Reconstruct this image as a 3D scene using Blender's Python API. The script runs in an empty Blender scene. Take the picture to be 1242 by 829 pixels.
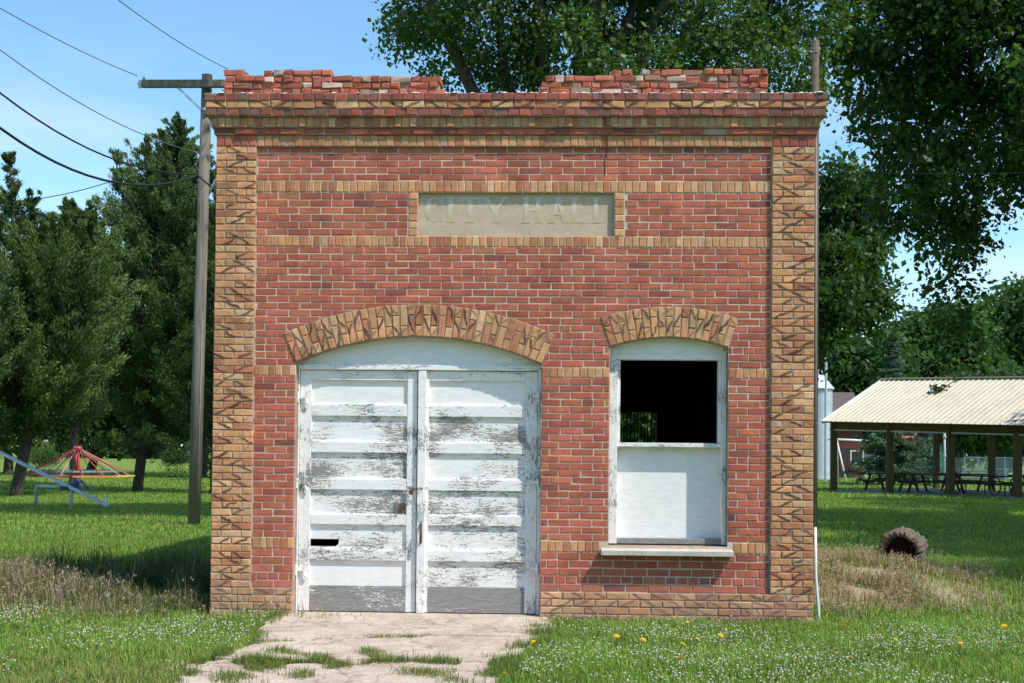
import bpy, math, random
import numpy as np
from mathutils import Matrix, Vector, noise
R_ = math.radians
rng = np.random.default_rng(7)
random.seed(7)
scene = bpy.context.scene
COL = scene.collection

# ------------------------------------------------------------------ camera (metres; x along the facade, y away from the viewer)
CAMX, CAMD, CAMZ = 0.43637, 11.89957, 1.6
YAW, PITCH, ROLL = -0.035425, 0.020931, -0.0093938
FPX, CX, CY, SH = 1500.0, 621.0, 414.5, 102.119
_fw = np.array([math.sin(YAW)*math.cos(PITCH), math.cos(YAW)*math.cos(PITCH), math.sin(PITCH)])
_rt = np.array([math.cos(YAW), -math.sin(YAW), 0.0])
_dn = np.cross(_fw, _rt)
CR = _rt*math.cos(ROLL) + _dn*math.sin(ROLL)
CD = -_rt*math.sin(ROLL) + _dn*math.cos(ROLL)
CPOS = np.array([CAMX, -CAMD, CAMZ])
def ray(px, py): return _fw + CR*((px-CX)/FPX) + CD*((py-CY-SH)/FPX)
def P(px, py, depth): return CPOS + ray(px, py)*depth          # world point at a real depth
def G(px, py, z=0.0):                                           # point on the ground
    r = ray(px, py); return CPOS + r*((z-CAMZ)/r[2])
def F(px, py, Y=0.0):                                           # point on a plane parallel to the facade -> x, z
    r = ray(px, py); q = CPOS + r*((Y+CAMD)/r[1]); return q[0], q[2]
cam = bpy.data.cameras.new('camera'); camo = bpy.data.objects.new('camera', cam); COL.objects.link(camo)
cam.sensor_width = 36.0; cam.lens = FPX/1242*36; cam.shift_y = SH/1242; cam.clip_end = 5000; cam.clip_start = 0.05
M4 = Matrix(((CR[0], -CD[0], -_fw[0], CPOS[0]), (CR[1], -CD[1], -_fw[1], CPOS[1]), (CR[2], -CD[2], -_fw[2], CPOS[2]), (0, 0, 0, 1)))
camo.matrix_world = M4
scene.camera = camo

# ------------------------------------------------------------------ daylight
SUN_AZ, SUN_EL = 57.0, 54.0              # degrees to the right of the facade normal, above the horizon
sv = Vector((math.sin(R_(SUN_AZ))*math.cos(R_(SUN_EL)), -math.cos(R_(SUN_AZ))*math.cos(R_(SUN_EL)), math.sin(R_(SUN_EL))))
sl = bpy.data.lights.new('sun', 'SUN'); sl.energy = 5.0; sl.angle = R_(0.53); sl.color = (1.0, 0.945, 0.86)
so = bpy.data.objects.new('sun', sl); COL.objects.link(so); so.location = (20, -20, 30)
so.rotation_euler = sv.to_track_quat('Z', 'Y').to_euler()
w = bpy.data.worlds.new('World'); scene.world = w; w.use_nodes = True
nt = w.node_tree; nt.nodes.clear()
def N(t, typ, **kw):
    n = t.nodes.new(typ)
    for k, v in kw.items(): setattr(n, k, v)
    return n
sky = N(nt, 'ShaderNodeTexSky', sky_type='NISHITA', sun_disc=False)
sky.sun_elevation = R_(SUN_EL); sky.sun_rotation = math.atan2(sv.x, sv.y)
sky.air_density = 1.0; sky.dust_density = 0.6; sky.ozone_density = 1.6; sky.altitude = 300
tc = N(nt, 'ShaderNodeTexCoord'); mp = N(nt, 'ShaderNodeMapping'); mp.inputs['Scale'].default_value = (1.0, 1.0, 5.0)
nz = N(nt, 'ShaderNodeTexNoise'); nz.inputs['Scale'].default_value = 3.2; nz.inputs['Detail'].default_value = 7; nz.inputs['Roughness'].default_value = .55
cr = N(nt, 'ShaderNodeValToRGB'); cr.color_ramp.elements[0].position = .40; cr.color_ramp.elements[1].position = .64
sp = N(nt, 'ShaderNodeSeparateXYZ'); hr = N(nt, 'ShaderNodeMapRange'); hr.inputs[1].default_value = .34; hr.inputs[2].default_value = .10
ml = N(nt, 'ShaderNodeMath', operation='MULTIPLY'); ml2 = N(nt, 'ShaderNodeMath', operation='MULTIPLY'); ml2.inputs[1].default_value = .75
mx = N(nt, 'ShaderNodeMix', data_type='RGBA'); mx.inputs[7].default_value = (6.6, 7.2, 8.0, 1)
tint = N(nt, 'ShaderNodeMix', data_type='RGBA', blend_type='MULTIPLY'); tint.inputs[0].default_value = 1.0; tint.inputs[7].default_value = (1.27, 1.63, 1.68, 1)
bg = N(nt, 'ShaderNodeBackground'); bg.inputs['Strength'].default_value = 0.14
ow = N(nt, 'ShaderNodeOutputWorld'); L = nt.links.new
L(tc.outputs['Generated'], mp.inputs[0]); L(mp.outputs[0], nz.inputs['Vector']); L(nz.outputs['Fac'], cr.inputs[0])
L(tc.outputs['Generated'], sp.inputs[0]); L(sp.outputs['Z'], hr.inputs[0]); L(cr.outputs[0], ml.inputs[0]); L(hr.outputs[0], ml.inputs[1])
L(ml.outputs[0], ml2.inputs[0]); L(ml2.outputs[0], mx.inputs[0]); L(sky.outputs[0], tint.inputs[6]); L(tint.outputs[2], mx.inputs[6])
L(mx.outputs[2], bg.inputs[0]); L(bg.outputs[0], ow.inputs[0])
scene.view_settings.view_transform = 'Standard'; scene.view_settings.look = 'None'; scene.view_settings.exposure = 0
scene.cycles.use_denoising = True
scene.cycles.max_bounces = 6; scene.cycles.transmission_bounces = 4; scene.cycles.diffuse_bounces = 3

# ------------------------------------------------------------------ materials
class NT:
    def __init__(s, name):
        s.m = bpy.data.materials.new(name); s.m.use_nodes = True; s.t = s.m.node_tree; s.t.nodes.clear()
        s.out = s.n('ShaderNodeOutputMaterial'); s.b = s.n('ShaderNodeBsdfPrincipled')
        s.l(s.b.outputs[0], s.out.inputs[0]); s.tc = s.n('ShaderNodeTexCoord')
    def n(s, typ, **kw): return N(s.t, typ, **kw)
    def l(s, a, b): s.t.links.new(a, b)
    def noise(s, scale, detail=5, rough=.6, stretch=None, src=None, dist=0):
        n = s.n('ShaderNodeTexNoise'); n.inputs['Scale'].default_value = scale; n.inputs['Detail'].default_value = detail
        n.inputs['Roughness'].default_value = rough; n.inputs['Distortion'].default_value = dist
        v = src or s.tc.outputs['Object']
        if stretch:
            m = s.n('ShaderNodeMapping'); m.inputs['Scale'].default_value = stretch; s.l(v, m.inputs[0]); v = m.outputs[0]
        s.l(v, n.inputs['Vector']); return n.outputs['Fac']
    def ramp(s, fac, stops):
        r = s.n('ShaderNodeValToRGB'); e = r.color_ramp.elements
        while len(e) < len(stops): e.new(.5)
        for i, (p, c) in enumerate(stops):
            e[i].position = p; e[i].color = (*c, 1) if not isinstance(c, (int, float)) else (c, c, c, 1)
        s.l(fac, r.inputs[0]); return r.outputs[0]
    def mix(s, fac, a, b, bt='MIX'):
        m = s.n('ShaderNodeMix', data_type='RGBA', blend_type=bt)
        for k, v in ((0, fac), (6, a), (7, b)):
            if isinstance(v, (int, float)): m.inputs[k].default_value = v if k == 0 else (v, v, v, 1)
            elif isinstance(v, tuple): m.inputs[k].default_value = (*v, 1)
            else: s.l(v, m.inputs[k])
        return m.outputs[2]
    def math(s, op, a, b=None, c=None):
        m = s.n('ShaderNodeMath', operation=op)
        for k, v in enumerate((a, b, c)):
            if v is None: continue
            if isinstance(v, (int, float)): m.inputs[k].default_value = v
            else: s.l(v, m.inputs[k])
        return m.outputs[0]
    def bump(s, h, strength=.3, dist=.01):
        b = s.n('ShaderNodeBump'); b.inputs['Strength'].default_value = strength; b.inputs['Distance'].default_value = dist
        s.l(h, b.inputs['Height']); s.l(b.outputs[0], s.b.inputs['Normal'])
    def set(s, col=None, rough=.8, spec=.3, metal=0):
        if col is not None:
            if isinstance(col, tuple): s.b.inputs['Base Color'].default_value = (*col, 1)
            else: s.l(col, s.b.inputs['Base Color'])
        if isinstance(rough, (int, float)): s.b.inputs['Roughness'].default_value = rough
        else: s.l(rough, s.b.inputs['Roughness'])
        s.b.inputs['Specular IOR Level'].default_value = spec; s.b.inputs['Metallic'].default_value = metal
        return s.m
def vary(name, c1, c2, scale=4, rough=.8, bump=.2, stretch=None, spec=.3, metal=0, detail=6, bd=.01):
    s = NT(name); f = s.noise(scale, detail, .65, stretch)
    c = s.ramp(f, [(.3, c1), (.7, c2)]); g = s.noise(scale*9, 4, .7, stretch)
    c = s.mix(.5, c, s.ramp(g, [(.25, .55), (.75, 1.25)]), 'MULTIPLY')
    if bump: s.bump(g, bump, bd)
    return s.set(c, rough, spec, metal)
MAT = {}
def brick_mat():
    s = NT('brick')
    a = s.n('ShaderNodeAttribute', attribute_name='Col'); k = s.n('ShaderNodeAttribute', attribute_name='bk')
    sx = s.n('ShaderNodeSeparateXYZ'); s.l(k.outputs['Vector'], sx.inputs[0]); u, v, sd = sx.outputs
    wn = s.n('ShaderNodeTexWhiteNoise', noise_dimensions='1D'); s.l(sd, wn.inputs['W'])
    sr = s.n('ShaderNodeSeparateColor'); s.l(wn.outputs['Color'], sr.inputs[0]); r1, r2, r3 = sr.outputs
    dn = s.math('MULTIPLY', s.math('SUBTRACT', s.noise(10, 4, .65), .5), .95)
    sg = s.math('SIGN', s.math('SUBTRACT', r2, .42)); kk = s.math('MULTIPLY', sg, .62)
    c0 = s.math('ADD', s.math('MULTIPLY', r1, .6), .2)
    d = s.math('ABSOLUTE', s.math('ADD', s.math('ADD', s.math('SUBTRACT', u, c0), s.math('MULTIPLY', s.math('SUBTRACT', v, .5), kk)), dn))
    st = s.ramp(d, [(.085, 1.0), (.185, 0.0)])
    ev = s.math('ADD', v, s.math('MULTIPLY', dn, .5)); ed = s.ramp(ev, [(.06, 1.0), (.2, 0.0)])
    eu = s.math('ADD', u, s.math('MULTIPLY', dn, .3)); ed2 = s.math('MULTIPLY', s.ramp(eu, [(.02, 1.0), (.09, 0.0)]), .8)
    e = s.math('MULTIPLY', s.math('MAXIMUM', ed, ed2), s.math('GREATER_THAN', r3, .35))
    tot = s.math('MULTIPLY', s.math('MAXIMUM', s.math('MULTIPLY', st, s.math('GREATER_THAN', r3, .22)), s.math('MULTIPLY', e, .75)), a.outputs['Alpha'])
    fine = s.noise(70, 4, .7); big = s.noise(1.3, 6, .65)
    c = s.mix(1.0, a.outputs['Color'], s.ramp(fine, [(.2, .72), (.8, 1.22)]), 'MULTIPLY')
    c = s.mix(.85, c, s.ramp(big, [(.3, (.82, .80, .80)), (.7, (1.12, 1.1, 1.08))]), 'MULTIPLY')
    c = s.mix(.8, c, s.ramp(s.noise(11, 6, .7), [(.3, (.74, .71, .69)), (.55, (1.05, 1.04, 1.03)), (.75, (1.14, 1.13, 1.12))]), 'MULTIPLY')
    c = s.mix(s.math('MULTIPLY', tot, .92), c, (.055, .030, .026))
    stn = s.ramp(s.noise(2.2, 6, .7, (1.6, 1.6, .22)), [(.32, (.74, .71, .70)), (.6, (1.06, 1.05, 1.04))]); c = s.mix(.8, c, stn, 'MULTIPLY')
    sz = s.n('ShaderNodeSeparateXYZ'); s.l(s.tc.outputs['Object'], sz.inputs[0]); zg = s.math('ADD', sz.outputs[2], s.math('MULTIPLY', s.noise(4, 5, .7), .5)); c = s.mix(s.ramp(zg, [(.22, .55), (.62, 0.0)]), c, (.40, .27, .20))
    wear = s.ramp(s.noise(26, 6, .75), [(.62, 0.0), (.74, .42)])       # pale lime smears
    c = s.mix(s.math('MULTIPLY', wear, .55), c, (.55, .47, .40))
    s.bump(s.noise(55, 5, .75), .55, .004)
    return s.set(c, .88, .25)
MAT['brick'] = brick_mat()
MAT['mortar'] = vary('mortar', (.52, .40, .31), (.74, .60, .48), 9, .95, .5)
MAT['mortar_dark'] = vary('grey_mortar', (.22, .15, .11), (.50, .38, .28), 7, .95, .4)
def paint_mat(name, amount, white=(.87, .84, .805), stretch=(1.2, 1.2, 6.5), wood1=(.13, .12, .11), wood2=(.44, .42, .39)):
    s = NT(name)
    rn = s.n('ShaderNodeObjectInfo'); off = s.n('ShaderNodeVectorMath', operation='ADD'); s.l(s.tc.outputs['Object'], off.inputs[0])
    src = off.outputs[0]
    f = s.noise(8.5, 10, .76, stretch, src, .5); p = s.noise(1.9, 4, .5, (1.0, 1.0, 1.6), src)
    fine = s.noise(38, 5, .7, (1.0, 1.0, 3.5), src)
    q = s.math('ADD', s.math('MULTIPLY', f, .52), s.math('ADD', s.math('MULTIPLY', p, .38), s.math('MULTIPLY', fine, .40)))
    m = s.ramp(q, [(amount, 0.0), (amount+.018, 1.0)])
    rim = s.ramp(q, [(amount-.004, 1.0), (amount+.035, 0.0)])
    grain = s.noise(9, 6, .7, (1.0, 1.0, 16.0), src)
    wc = s.mix(.8, s.ramp(grain, [(.3, wood1), (.7, wood2)]), s.ramp(s.noise(45, 4, .8, (1.0, 1.0, 5.0), src), [(.3, .55), (.7, 1.3)]), 'MULTIPLY')
    wh = s.mix(1.0, white, s.ramp(s.noise(7, 7, .7, (1, 1, 4.0), src), [(.25, .86), (.6, 1.03)]), 'MULTIPLY')
    crk = s.ramp(s.noise(24, 4, .7, (1.0, 1.0, 7.0), src), [(.30, .45), (.37, 1.0)])
    wh = s.mix(1.0, wh, crk, 'MULTIPLY')
    c = s.mix(m, wc, wh)
    c = s.mix(s.math('MULTIPLY', s.math('MULTIPLY', rim, m), .35), c, (.45, .45, .45))
    s.bump(s.math('ADD', s.math('MULTIPLY', m, .8), s.math('MULTIPLY', grain, .35)), .8, .003)
    return s.set(c, .62, .35)
MAT['paint'] = paint_mat('peeling_white_paint', .58)
MAT['paint_good'] = paint_mat('faded_white_paint', .47)
MAT['paint_bad'] = paint_mat('flaked_white_paint', .628)
MAT['bare'] = paint_mat('bare_grey_wood', .725, wood1=(.17, .16, .15), wood2=(.40, .38, .36))
MAT['paint_v'] = paint_mat('peeling_white_paint_upright', .572, stretch=(4.5, 4.5, 1.1))
MAT['board'] = paint_mat('painted_board', .487, white=(.88, .85, .815))
MAT['sillstone'] = vary('sill_concrete', (.46, .41, .34), (.66, .60, .50), 6, .9, .3)
MAT['wood'] = vary('weathered_pole_wood', (.10, .085, .07), (.26, .225, .185), 6, .9, .5, (2.0, 2.0, .12))
MAT['postwood'] = vary('treated_post_wood', (.075, .05, .022), (.16, .105, .05), 5, .85, .3, (3, 3, .3))
MAT['darkwood'] = vary('dark_table_wood', (.035, .024, .02), (.085, .055, .042), 6, .8, .3)
MAT['iron'] = vary('rusty_iron', (.06, .035, .025), (.17, .095, .06), 20, .75, .3)
MAT['rustpole'] = vary('rusty_steel_pole', (.07, .05, .04), (.16, .11, .08), 5, .7, .2)
MAT['galv'] = vary('galvanised_steel', (.45, .50, .55), (.62, .67, .72), 3, .45, .05, spec=.5, metal=.35)
MAT['greypaint'] = vary('grey_painted_steel', (.42, .47, .50), (.56, .60, .62), 5, .55, .05)
MAT['whitepipe'] = vary('white_pipe', (.70, .69, .66), (.82, .81, .78), 5, .5, .05)
MAT['greypipe'] = vary('dull_grey_pipe', (.16, .15, .14), (.26, .25, .24), 6, .6, .1)
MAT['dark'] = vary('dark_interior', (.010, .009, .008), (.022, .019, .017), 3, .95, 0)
MAT['roofdark'] = vary('tar_roof', (.04, .04, .04), (.08, .075, .07), 3, .95, .2)
MAT['wire'] = NT('black_wire').set((.02, .02, .022), .6); MAT['greywire'] = NT('grey_wire').set((.12, .13, .14), .5)
MAT['ceramic'] = NT('pale_glass').set((.45, .55, .58), .2, .6)
for nm, c in (('red', (.72, .11, .11)), ('orange', (.85, .26, .06)), ('yellow', (.85, .6, .12)), ('blue', (.035, .06, .16)), ('palered', (.72, .38, .34)), ('slategrey', (.30, .35, .42)), ('green', (.02, .12, .065))):
    MAT[nm] = vary(nm+'_paint', tuple(x*.75 for x in c), c, 4, .5, .05)
def signmat():
    s = NT('sign_slab'); f = s.noise(3, 7, .65, (1, 1, 2.5)); c = s.ramp(f, [(.3, (.46, .35, .255)), (.7, (.60, .475, .355))])
    c = s.mix(s.math('MULTIPLY', s.ramp(s.noise(8, 5, .6, (1, 1, 3)), [(.5, 0.0), (.68, 1.0)]), .45), c, (.52, .40, .20))
    g = s.noise(60, 4, .7); c = s.mix(.6, c, s.ramp(g, [(.3, .75), (.7, 1.2)]), 'MULTIPLY'); s.bump(g, .3, .004)
    return s.set(c, .9)
MAT['sign'] = signmat()
def lettermat(ztop):
    s = NT('worn_letter_paint'); sx = s.n('ShaderNodeSeparateXYZ'); s.l(s.tc.outputs['Object'], sx.inputs[0])
    z = s.math('ADD', sx.outputs[2], s.math('MULTIPLY', s.math('SUBTRACT', s.noise(9, 5, .7), .5), .16))
    m = s.n('ShaderNodeMapRange'); m.inputs[1].default_value = ztop-.19; m.inputs[2].default_value = ztop-.10; s.l(z, m.inputs[0])
    och = s.ramp(s.noise(14, 5, .7), [(.3, (.46, .385, .27)), (.65, (.53, .41, .22))])
    c = s.mix(m.outputs[0], och, (.60, .53, .42)); return s.set(c, .8)
def attrmat(name, rough=.8, transl=0.0, tcol=1.0, bump=0, spec=.25):
    s = NT(name); a = s.n('ShaderNodeAttribute', attribute_name='Col'); s.set(a.outputs['Color'], rough, spec)
    if transl:
        t = s.n('ShaderNodeBsdfTranslucent'); mxs = s.n('ShaderNodeMixShader'); mxs.inputs[0].default_value = transl
        c = s.mix(1.0, a.outputs['Color'], (1.25*tcol, 1.5*tcol, .7*tcol), 'MULTIPLY'); s.l(c, t.inputs[0])
        s.l(s.b.outputs[0], mxs.inputs[1]); s.l(t.outputs[0], mxs.inputs[2]); s.l(mxs.outputs[0], s.out.inputs[0])
    return s.m
MAT['leaf'] = attrmat('leaves', .5, .36, 1.15, spec=.3)
MAT['needle'] = attrmat('needles', .7, .18, 1.0)
MAT['blade'] = attrmat('grass_blades', .6, .30, 1.1)
MAT['petal'] = attrmat('petals', .8, .2, .7)
MAT['plain'] = attrmat('tinted', .85)
MAT['bark'] = vary('bark', (.035, .028, .022), (.11, .088, .068), 7, .95, .7, (2.5, 2.5, .5), bd=.03)
MAT['greybark'] = vary('grey_bark', (.14, .105, .075), (.38, .31, .24), 14, .95, .9, (2.5, 2.5, .8), bd=.03)
def groundmat():
    s = NT('lawn_ground'); a = s.n('ShaderNodeAttribute', attribute_name='Col')
    f = s.noise(1.1, 7, .7); g = s.noise(16, 6, .75); h = s.noise(.12, 4, .6)
    c = s.mix(1.0, a.outputs['Color'], s.ramp(f, [(.25, (.72, .80, .7)), (.75, (1.28, 1.18, 1.2))]), 'MULTIPLY')
    c = s.mix(1.0, c, s.ramp(g, [(.2, .5), (.8, 1.45)]), 'MULTIPLY'); c = s.mix(1.0, c, s.ramp(h, [(.3, .82), (.7, 1.18)]), 'MULTIPLY')
    s.bump(g, .6, .05); return s.set(c, .95, .1)
MAT['ground'] = groundmat()
def concmat():
    s = NT('old_concrete'); f = s.noise(1.6, 8, .7); c = s.ramp(f, [(.28, (.38, .29, .225)), (.52, (.56, .455, .37)), (.75, (.68, .58, .49))])
    g = s.noise(45, 5, .8); c = s.mix(.95, c, s.ramp(g, [(.28, .45), (.55, 1.08)]), 'MULTIPLY'); c = s.mix(.7, c, s.ramp(s.noise(9, 7, .8), [(.3, (.62, .56, .52)), (.6, (1.06, 1.04, 1.02))]), 'MULTIPLY')
    vo = s.n('ShaderNodeTexVoronoi', feature='DISTANCE_TO_EDGE'); vo.inputs['Scale'].default_value = .9
    dv = s.n('ShaderNodeVectorMath', operation='ADD'); nn = s.n('ShaderNodeTexNoise'); nn.inputs['Scale'].default_value = 3; nn.inputs['Detail'].default_value = 6
    s.l(s.tc.outputs['Object'], nn.inputs['Vector']); s.l(s.tc.outputs['Object'], dv.inputs[0]); s.l(nn.outputs['Color'], dv.inputs[1]); s.l(dv.outputs[0], vo.inputs['Vector'])
    ck = s.ramp(vo.outputs['Distance'], [(.004, .35), (.014, 1.0)]); c = s.mix(.7, c, ck, 'MULTIPLY')
    s.bump(g, .5, .006); return s.set(c, .95, .2)
MAT['concrete'] = concmat()
MAT['slab'] = vary('grey_slab', (.22, .22, .22), (.32, .31, .30), 2, .9, .2)  # grey concrete of the shelter floor

# ------------------------------------------------------------------ mesh helpers
def tag(o, label=None, cat=None, group=None, kind=None):
    for k, v in (('label', label), ('category', cat), ('group', group), ('kind', kind)):
        if v: o[k] = v
    return o
def thing(name, label, cat, loc=(0, 0, 0), group=None):
    o = bpy.data.objects.new(name, None); COL.objects.link(o); o.location = loc; o.empty_display_size = .2
    return tag(o, label, cat, group)
def link(name, me, parent=None):
    o = bpy.data.objects.new(name, me); COL.objects.link(o)
    if parent is not None:
        off = Vector(parent.location) if parent.parent is None else Vector((0, 0, 0))
        o.parent = parent; o.matrix_parent_inverse = Matrix.Translation(-off)
    return o
def npmesh(name, V, Fa, mat, parent=None, col=None, smooth=False):
    """V (n,3); Fa (m,k) array of equal-sized faces; col (n,4)"""
    V = np.ascontiguousarray(V, dtype=np.float32); Fa = np.ascontiguousarray(Fa, dtype=np.int32); m, k = Fa.shape
    me = bpy.data.meshes.new(name); me.vertices.add(len(V)); me.vertices.foreach_set('co', V.ravel())
    me.loops.add(m*k); me.loops.foreach_set('vertex_index', Fa.ravel()); me.polygons.add(m)
    me.polygons.foreach_set('loop_start', np.arange(0, m*k, k, dtype=np.int32))
    if smooth: me.polygons.foreach_set('use_smooth', np.ones(m, dtype=bool))
    if col is not None:
        a = me.attributes.new('Col', 'FLOAT_COLOR', 'POINT'); a.data.foreach_set('color', np.ascontiguousarray(col, dtype=np.float32).ravel())
    me.update(calc_edges=True); me.materials.append(mat)
    return link(name, me, parent)
class MB:
    def __init__(s): s.v = []; s.f = []; s.c = []; s.bk = []; s.cc = None
    def add(s, vs, fs):
        b = len(s.v); s.v += [tuple(map(float, v)) for v in vs]; s.f += [tuple(b+i for i in f) for f in fs]
        if s.cc is not None: s.c += [s.cc]*len(vs)
        return s
    def box(s, x0, x1, y0, y1, z0, z1):
        return s.add([(x0, y0, z0), (x1, y0, z0), (x1, y1, z0), (x0, y1, z0), (x0, y0, z1), (x1, y0, z1), (x1, y1, z1), (x0, y1, z1)],
                     [(0, 3, 2, 1), (4, 5, 6, 7), (0, 1, 5, 4), (1, 2, 6, 5), (2, 3, 7, 6), (3, 0, 4, 7)])
    def beam(s, a, b, wd, ht, up=(0, 0, 1)):
        a, b = Vector(a), Vector(b); d = (b-a).normalized(); up = Vector(up)
        if abs(d.dot(up)) > .98: up = Vector((1, 0, 0))
        x = d.cross(up).normalized()*wd/2; z = x.cross(d).normalized()*ht/2
        return s.add([a-x-z, a+x-z, a+x+z, a-x+z, b-x-z, b+x-z, b+x+z, b-x+z], [(3, 2, 1, 0), (4, 5, 6, 7), (0, 1, 5, 4), (1, 2, 6, 5), (2, 3, 7, 6), (3, 0, 4, 7)])
    def tube(s, pts, rad, n=8, caps=True):
        pts = [Vector(p) for p in pts]; rad = [rad]*len(pts) if isinstance(rad, (int, float)) else rad
        vs = []; fs = []; ref = None
        for i, p in enumerate(pts):
            d = (pts[min(i+1, len(pts)-1)]-pts[max(i-1, 0)]).normalized()
            if ref is None: ref = d.orthogonal().normalized()
            ref = (ref-d*ref.dot(d)); ref = ref.normalized() if ref.length > 1e-6 else d.orthogonal().normalized()
            o2 = d.cross(ref)
            for k in range(n):
                t = 2*math.pi*k/n; vs.append(p+(ref*math.cos(t)+o2*math.sin(t))*rad[i])
        for i in range(len(pts)-1):
            for k in range(n): fs.append((i*n+k, i*n+(k+1) % n, (i+1)*n+(k+1) % n, (i+1)*n+k))
        if caps: fs += [tuple(range(n))[::-1], tuple(range((len(pts)-1)*n, len(pts)*n))]
        return s.add(vs, fs)
    def prism(s, poly, y0, y1):          # poly in (x, z), counter-clockwise seen from the front
        n = len(poly); return s.add([(x, y0, z) for x, z in poly]+[(x, y1, z) for x, z in poly],
            [tuple(range(n)), tuple(range(n, 2*n))[::-1]]+[(i, i+n, (i+1) % n+n, (i+1) % n) for i in range(n)])
    def lathe(s, prof, c, n=24):
        vs = []; fs = []
        for r, z in prof:
            for k in range(n): t = 2*math.pi*k/n; vs.append((c[0]+r*math.cos(t), c[1]+r*math.sin(t), c[2]+z))
        for i in range(len(prof)-1):
            for k in range(n): fs.append((i*n+k, i*n+(k+1) % n, (i+1)*n+(k+1) % n, (i+1)*n+k))
        return s.add(vs, fs)
    def brick(s, x, z, wd, ht, y, dep=.10, col=(.38, .08, .055), stripe=0.0, rot=0.0, jit=.0016, ch=.005, yaw=0.0):
        hw, hh = wd/2, ht/2; seed = random.random()*997
        J = lambda: random.uniform(-jit, jit)
        y += random.uniform(-.0025, .0025); c, sn = math.cos(rot), math.sin(rot); cy_, sy_ = math.cos(yaw), math.sin(yaw)
        vs = []; loc = []
        for (ins, yy) in ((0, dep), (0, ch*1.1), (ch, 0)):
            for a, b in ((-1, -1), (1, -1), (1, 1), (-1, 1)):
                lx, lz = a*(hw-ins)+J(), b*(hh-ins)+J()
                gx, gz = lx*c-lz*sn, lx*sn+lz*c; gy = yy+(J() if yy < dep else 0)
                vs.append((x+gx*cy_-gy*sy_, y+gx*sy_+gy*cy_, z+gz)); loc.append((lx/wd+.5, lz/ht+.5, seed))
        fs = [(8, 9, 10, 11)]
        for k in range(4):
            k2 = (k+1) % 4; fs += [(4+k, 4+k2, 8+k2, 8+k), (k, k2, 4+k2, 4+k)]
        s.cc = (*col, stripe); s.add(vs, fs); s.bk += loc; s.cc = None
    def build(s, name, mat, parent=None, smooth=False, bevel=0):
        me = bpy.data.meshes.new(name); me.from_pydata(s.v, [], s.f); me.materials.append(mat)
        if s.c:
            a = me.attributes.new('Col', 'FLOAT_COLOR', 'POINT'); a.data.foreach_set('color', np.array(s.c, dtype=np.float32).ravel())
        if s.bk:
            a = me.attributes.new('bk', 'FLOAT_VECTOR', 'POINT'); a.data.foreach_set('vector', np.array(s.bk, dtype=np.float32).ravel())
        if smooth: me.polygons.foreach_set('use_smooth', np.ones(len(me.polygons), dtype=bool))
        me.update(); o = link(name, me, parent)
        if bevel: b = o.modifiers.new('bevel', 'BEVEL'); b.width = bevel; b.segments = 2; b.limit_method = 'ANGLE'
        return o
def jc(c, a=.12, b=.10):
    k = 1+random.gauss(0, a); return tuple(max(.01, x*k*(1+random.gauss(0, b)*.5)) for x in c)
def red():
    r = random.random()
    if r < .80: c = (.49, .145, .092)
    elif r < .92: c = (.42, .120, .080)
    elif r < .97: c = (.47, .165, .09)
    else: c = (.29, .095, .075)
    return jc(c, .09, .05)
def _unused_(c):
    return jc(c)
def buff():
    r = random.random()
    return jc((.66, .335, .165) if r < .6 else ((.70, .42, .23) if r < .78 else (.54, .22, .115)), .09, .05)

# ------------------------------------------------------------------ THE HALL
hall = thing('town_hall', 'small red brick hall with buff corner piers, peeling white doors and broken parapet', 'building', (0, 0, 0))
CH, JT, SW = .0696, .0100, .2127
YF = .035                                 # recess of the red field behind the piers
XL, XR = -2.9, 2.9
PLx = F(307.5, 450)[0]; PRx = F(935, 450)[0]              # inner edges of the piers
zb = .2605
zl0, zl1 = F(700, 670, YF)[1], F(700, 656, YF)[1]         # low buff band
zi0, zi1 = F(697, 458.5, YF)[1], F(697, 445.5, YF)[1]     # impost band
z20, z21 = F(620, 300, YF)[1], F(620, 286.5, YF)[1]
z10, z11 = F(620, 234, YF)[1], F(620, 219.5, YF)[1]
zc = F(620, 178, 0)[1]                                     # underside of the cornice
dl, dr = F(357.5, 560, YF)[0], F(656, 560, YF)[0]
wl, wr = F(739, 540, YF)[0], F(883, 540, YF)[0]
def circ(xa, xb, zs, zcrown):
    h = (xb-xa)/2; s_ = zcrown-zs; r = (h*h+s_*s_)/(2*s_); return ((xa+xb)/2, zcrown-r, r)
dzs = F(507, 441, YF)[1]; dzc = F(507, 408.5, YF)[1]
wzs = F(811, 421.5, YF)[1]; wzc = F(811, 409.5, YF)[1]
DC = circ(dl, dr, dzs, dzc); WC = circ(wl, wr, wzs, wzc)
DT, WT = .312, .297                                       # ring thickness
wz0 = F(811, 663, YF)[1]                                  # bottom of the window opening
sgl, sgr = F(507, 260, YF)[0], F(745, 260, YF)[0]
def ztop_open(x):                                         # openings that start at ground: returns intervals blocked at x
    iv = []
    if dl < x < dr: iv.append((-.2, DC[1]+math.sqrt(DC[2]**2-(x-DC[0])**2)))
    if wl < x < wr: iv.append((wz0, WC[1]+math.sqrt(WC[2]**2-(x-WC[0])**2)))
    if sgl < x < sgr: iv.append((z21, z10))
    return iv
def in_ring(x, z, C, T, xa, xb, zs):                      # inside ring or opening
    r = math.hypot(x-C[0], z-C[1])
    a0 = math.atan2(xb-C[0], zs-C[1])
    return r < C[2]+T and abs(math.atan2(x-C[0], z-C[1])) < a0 and z > C[1]
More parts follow.
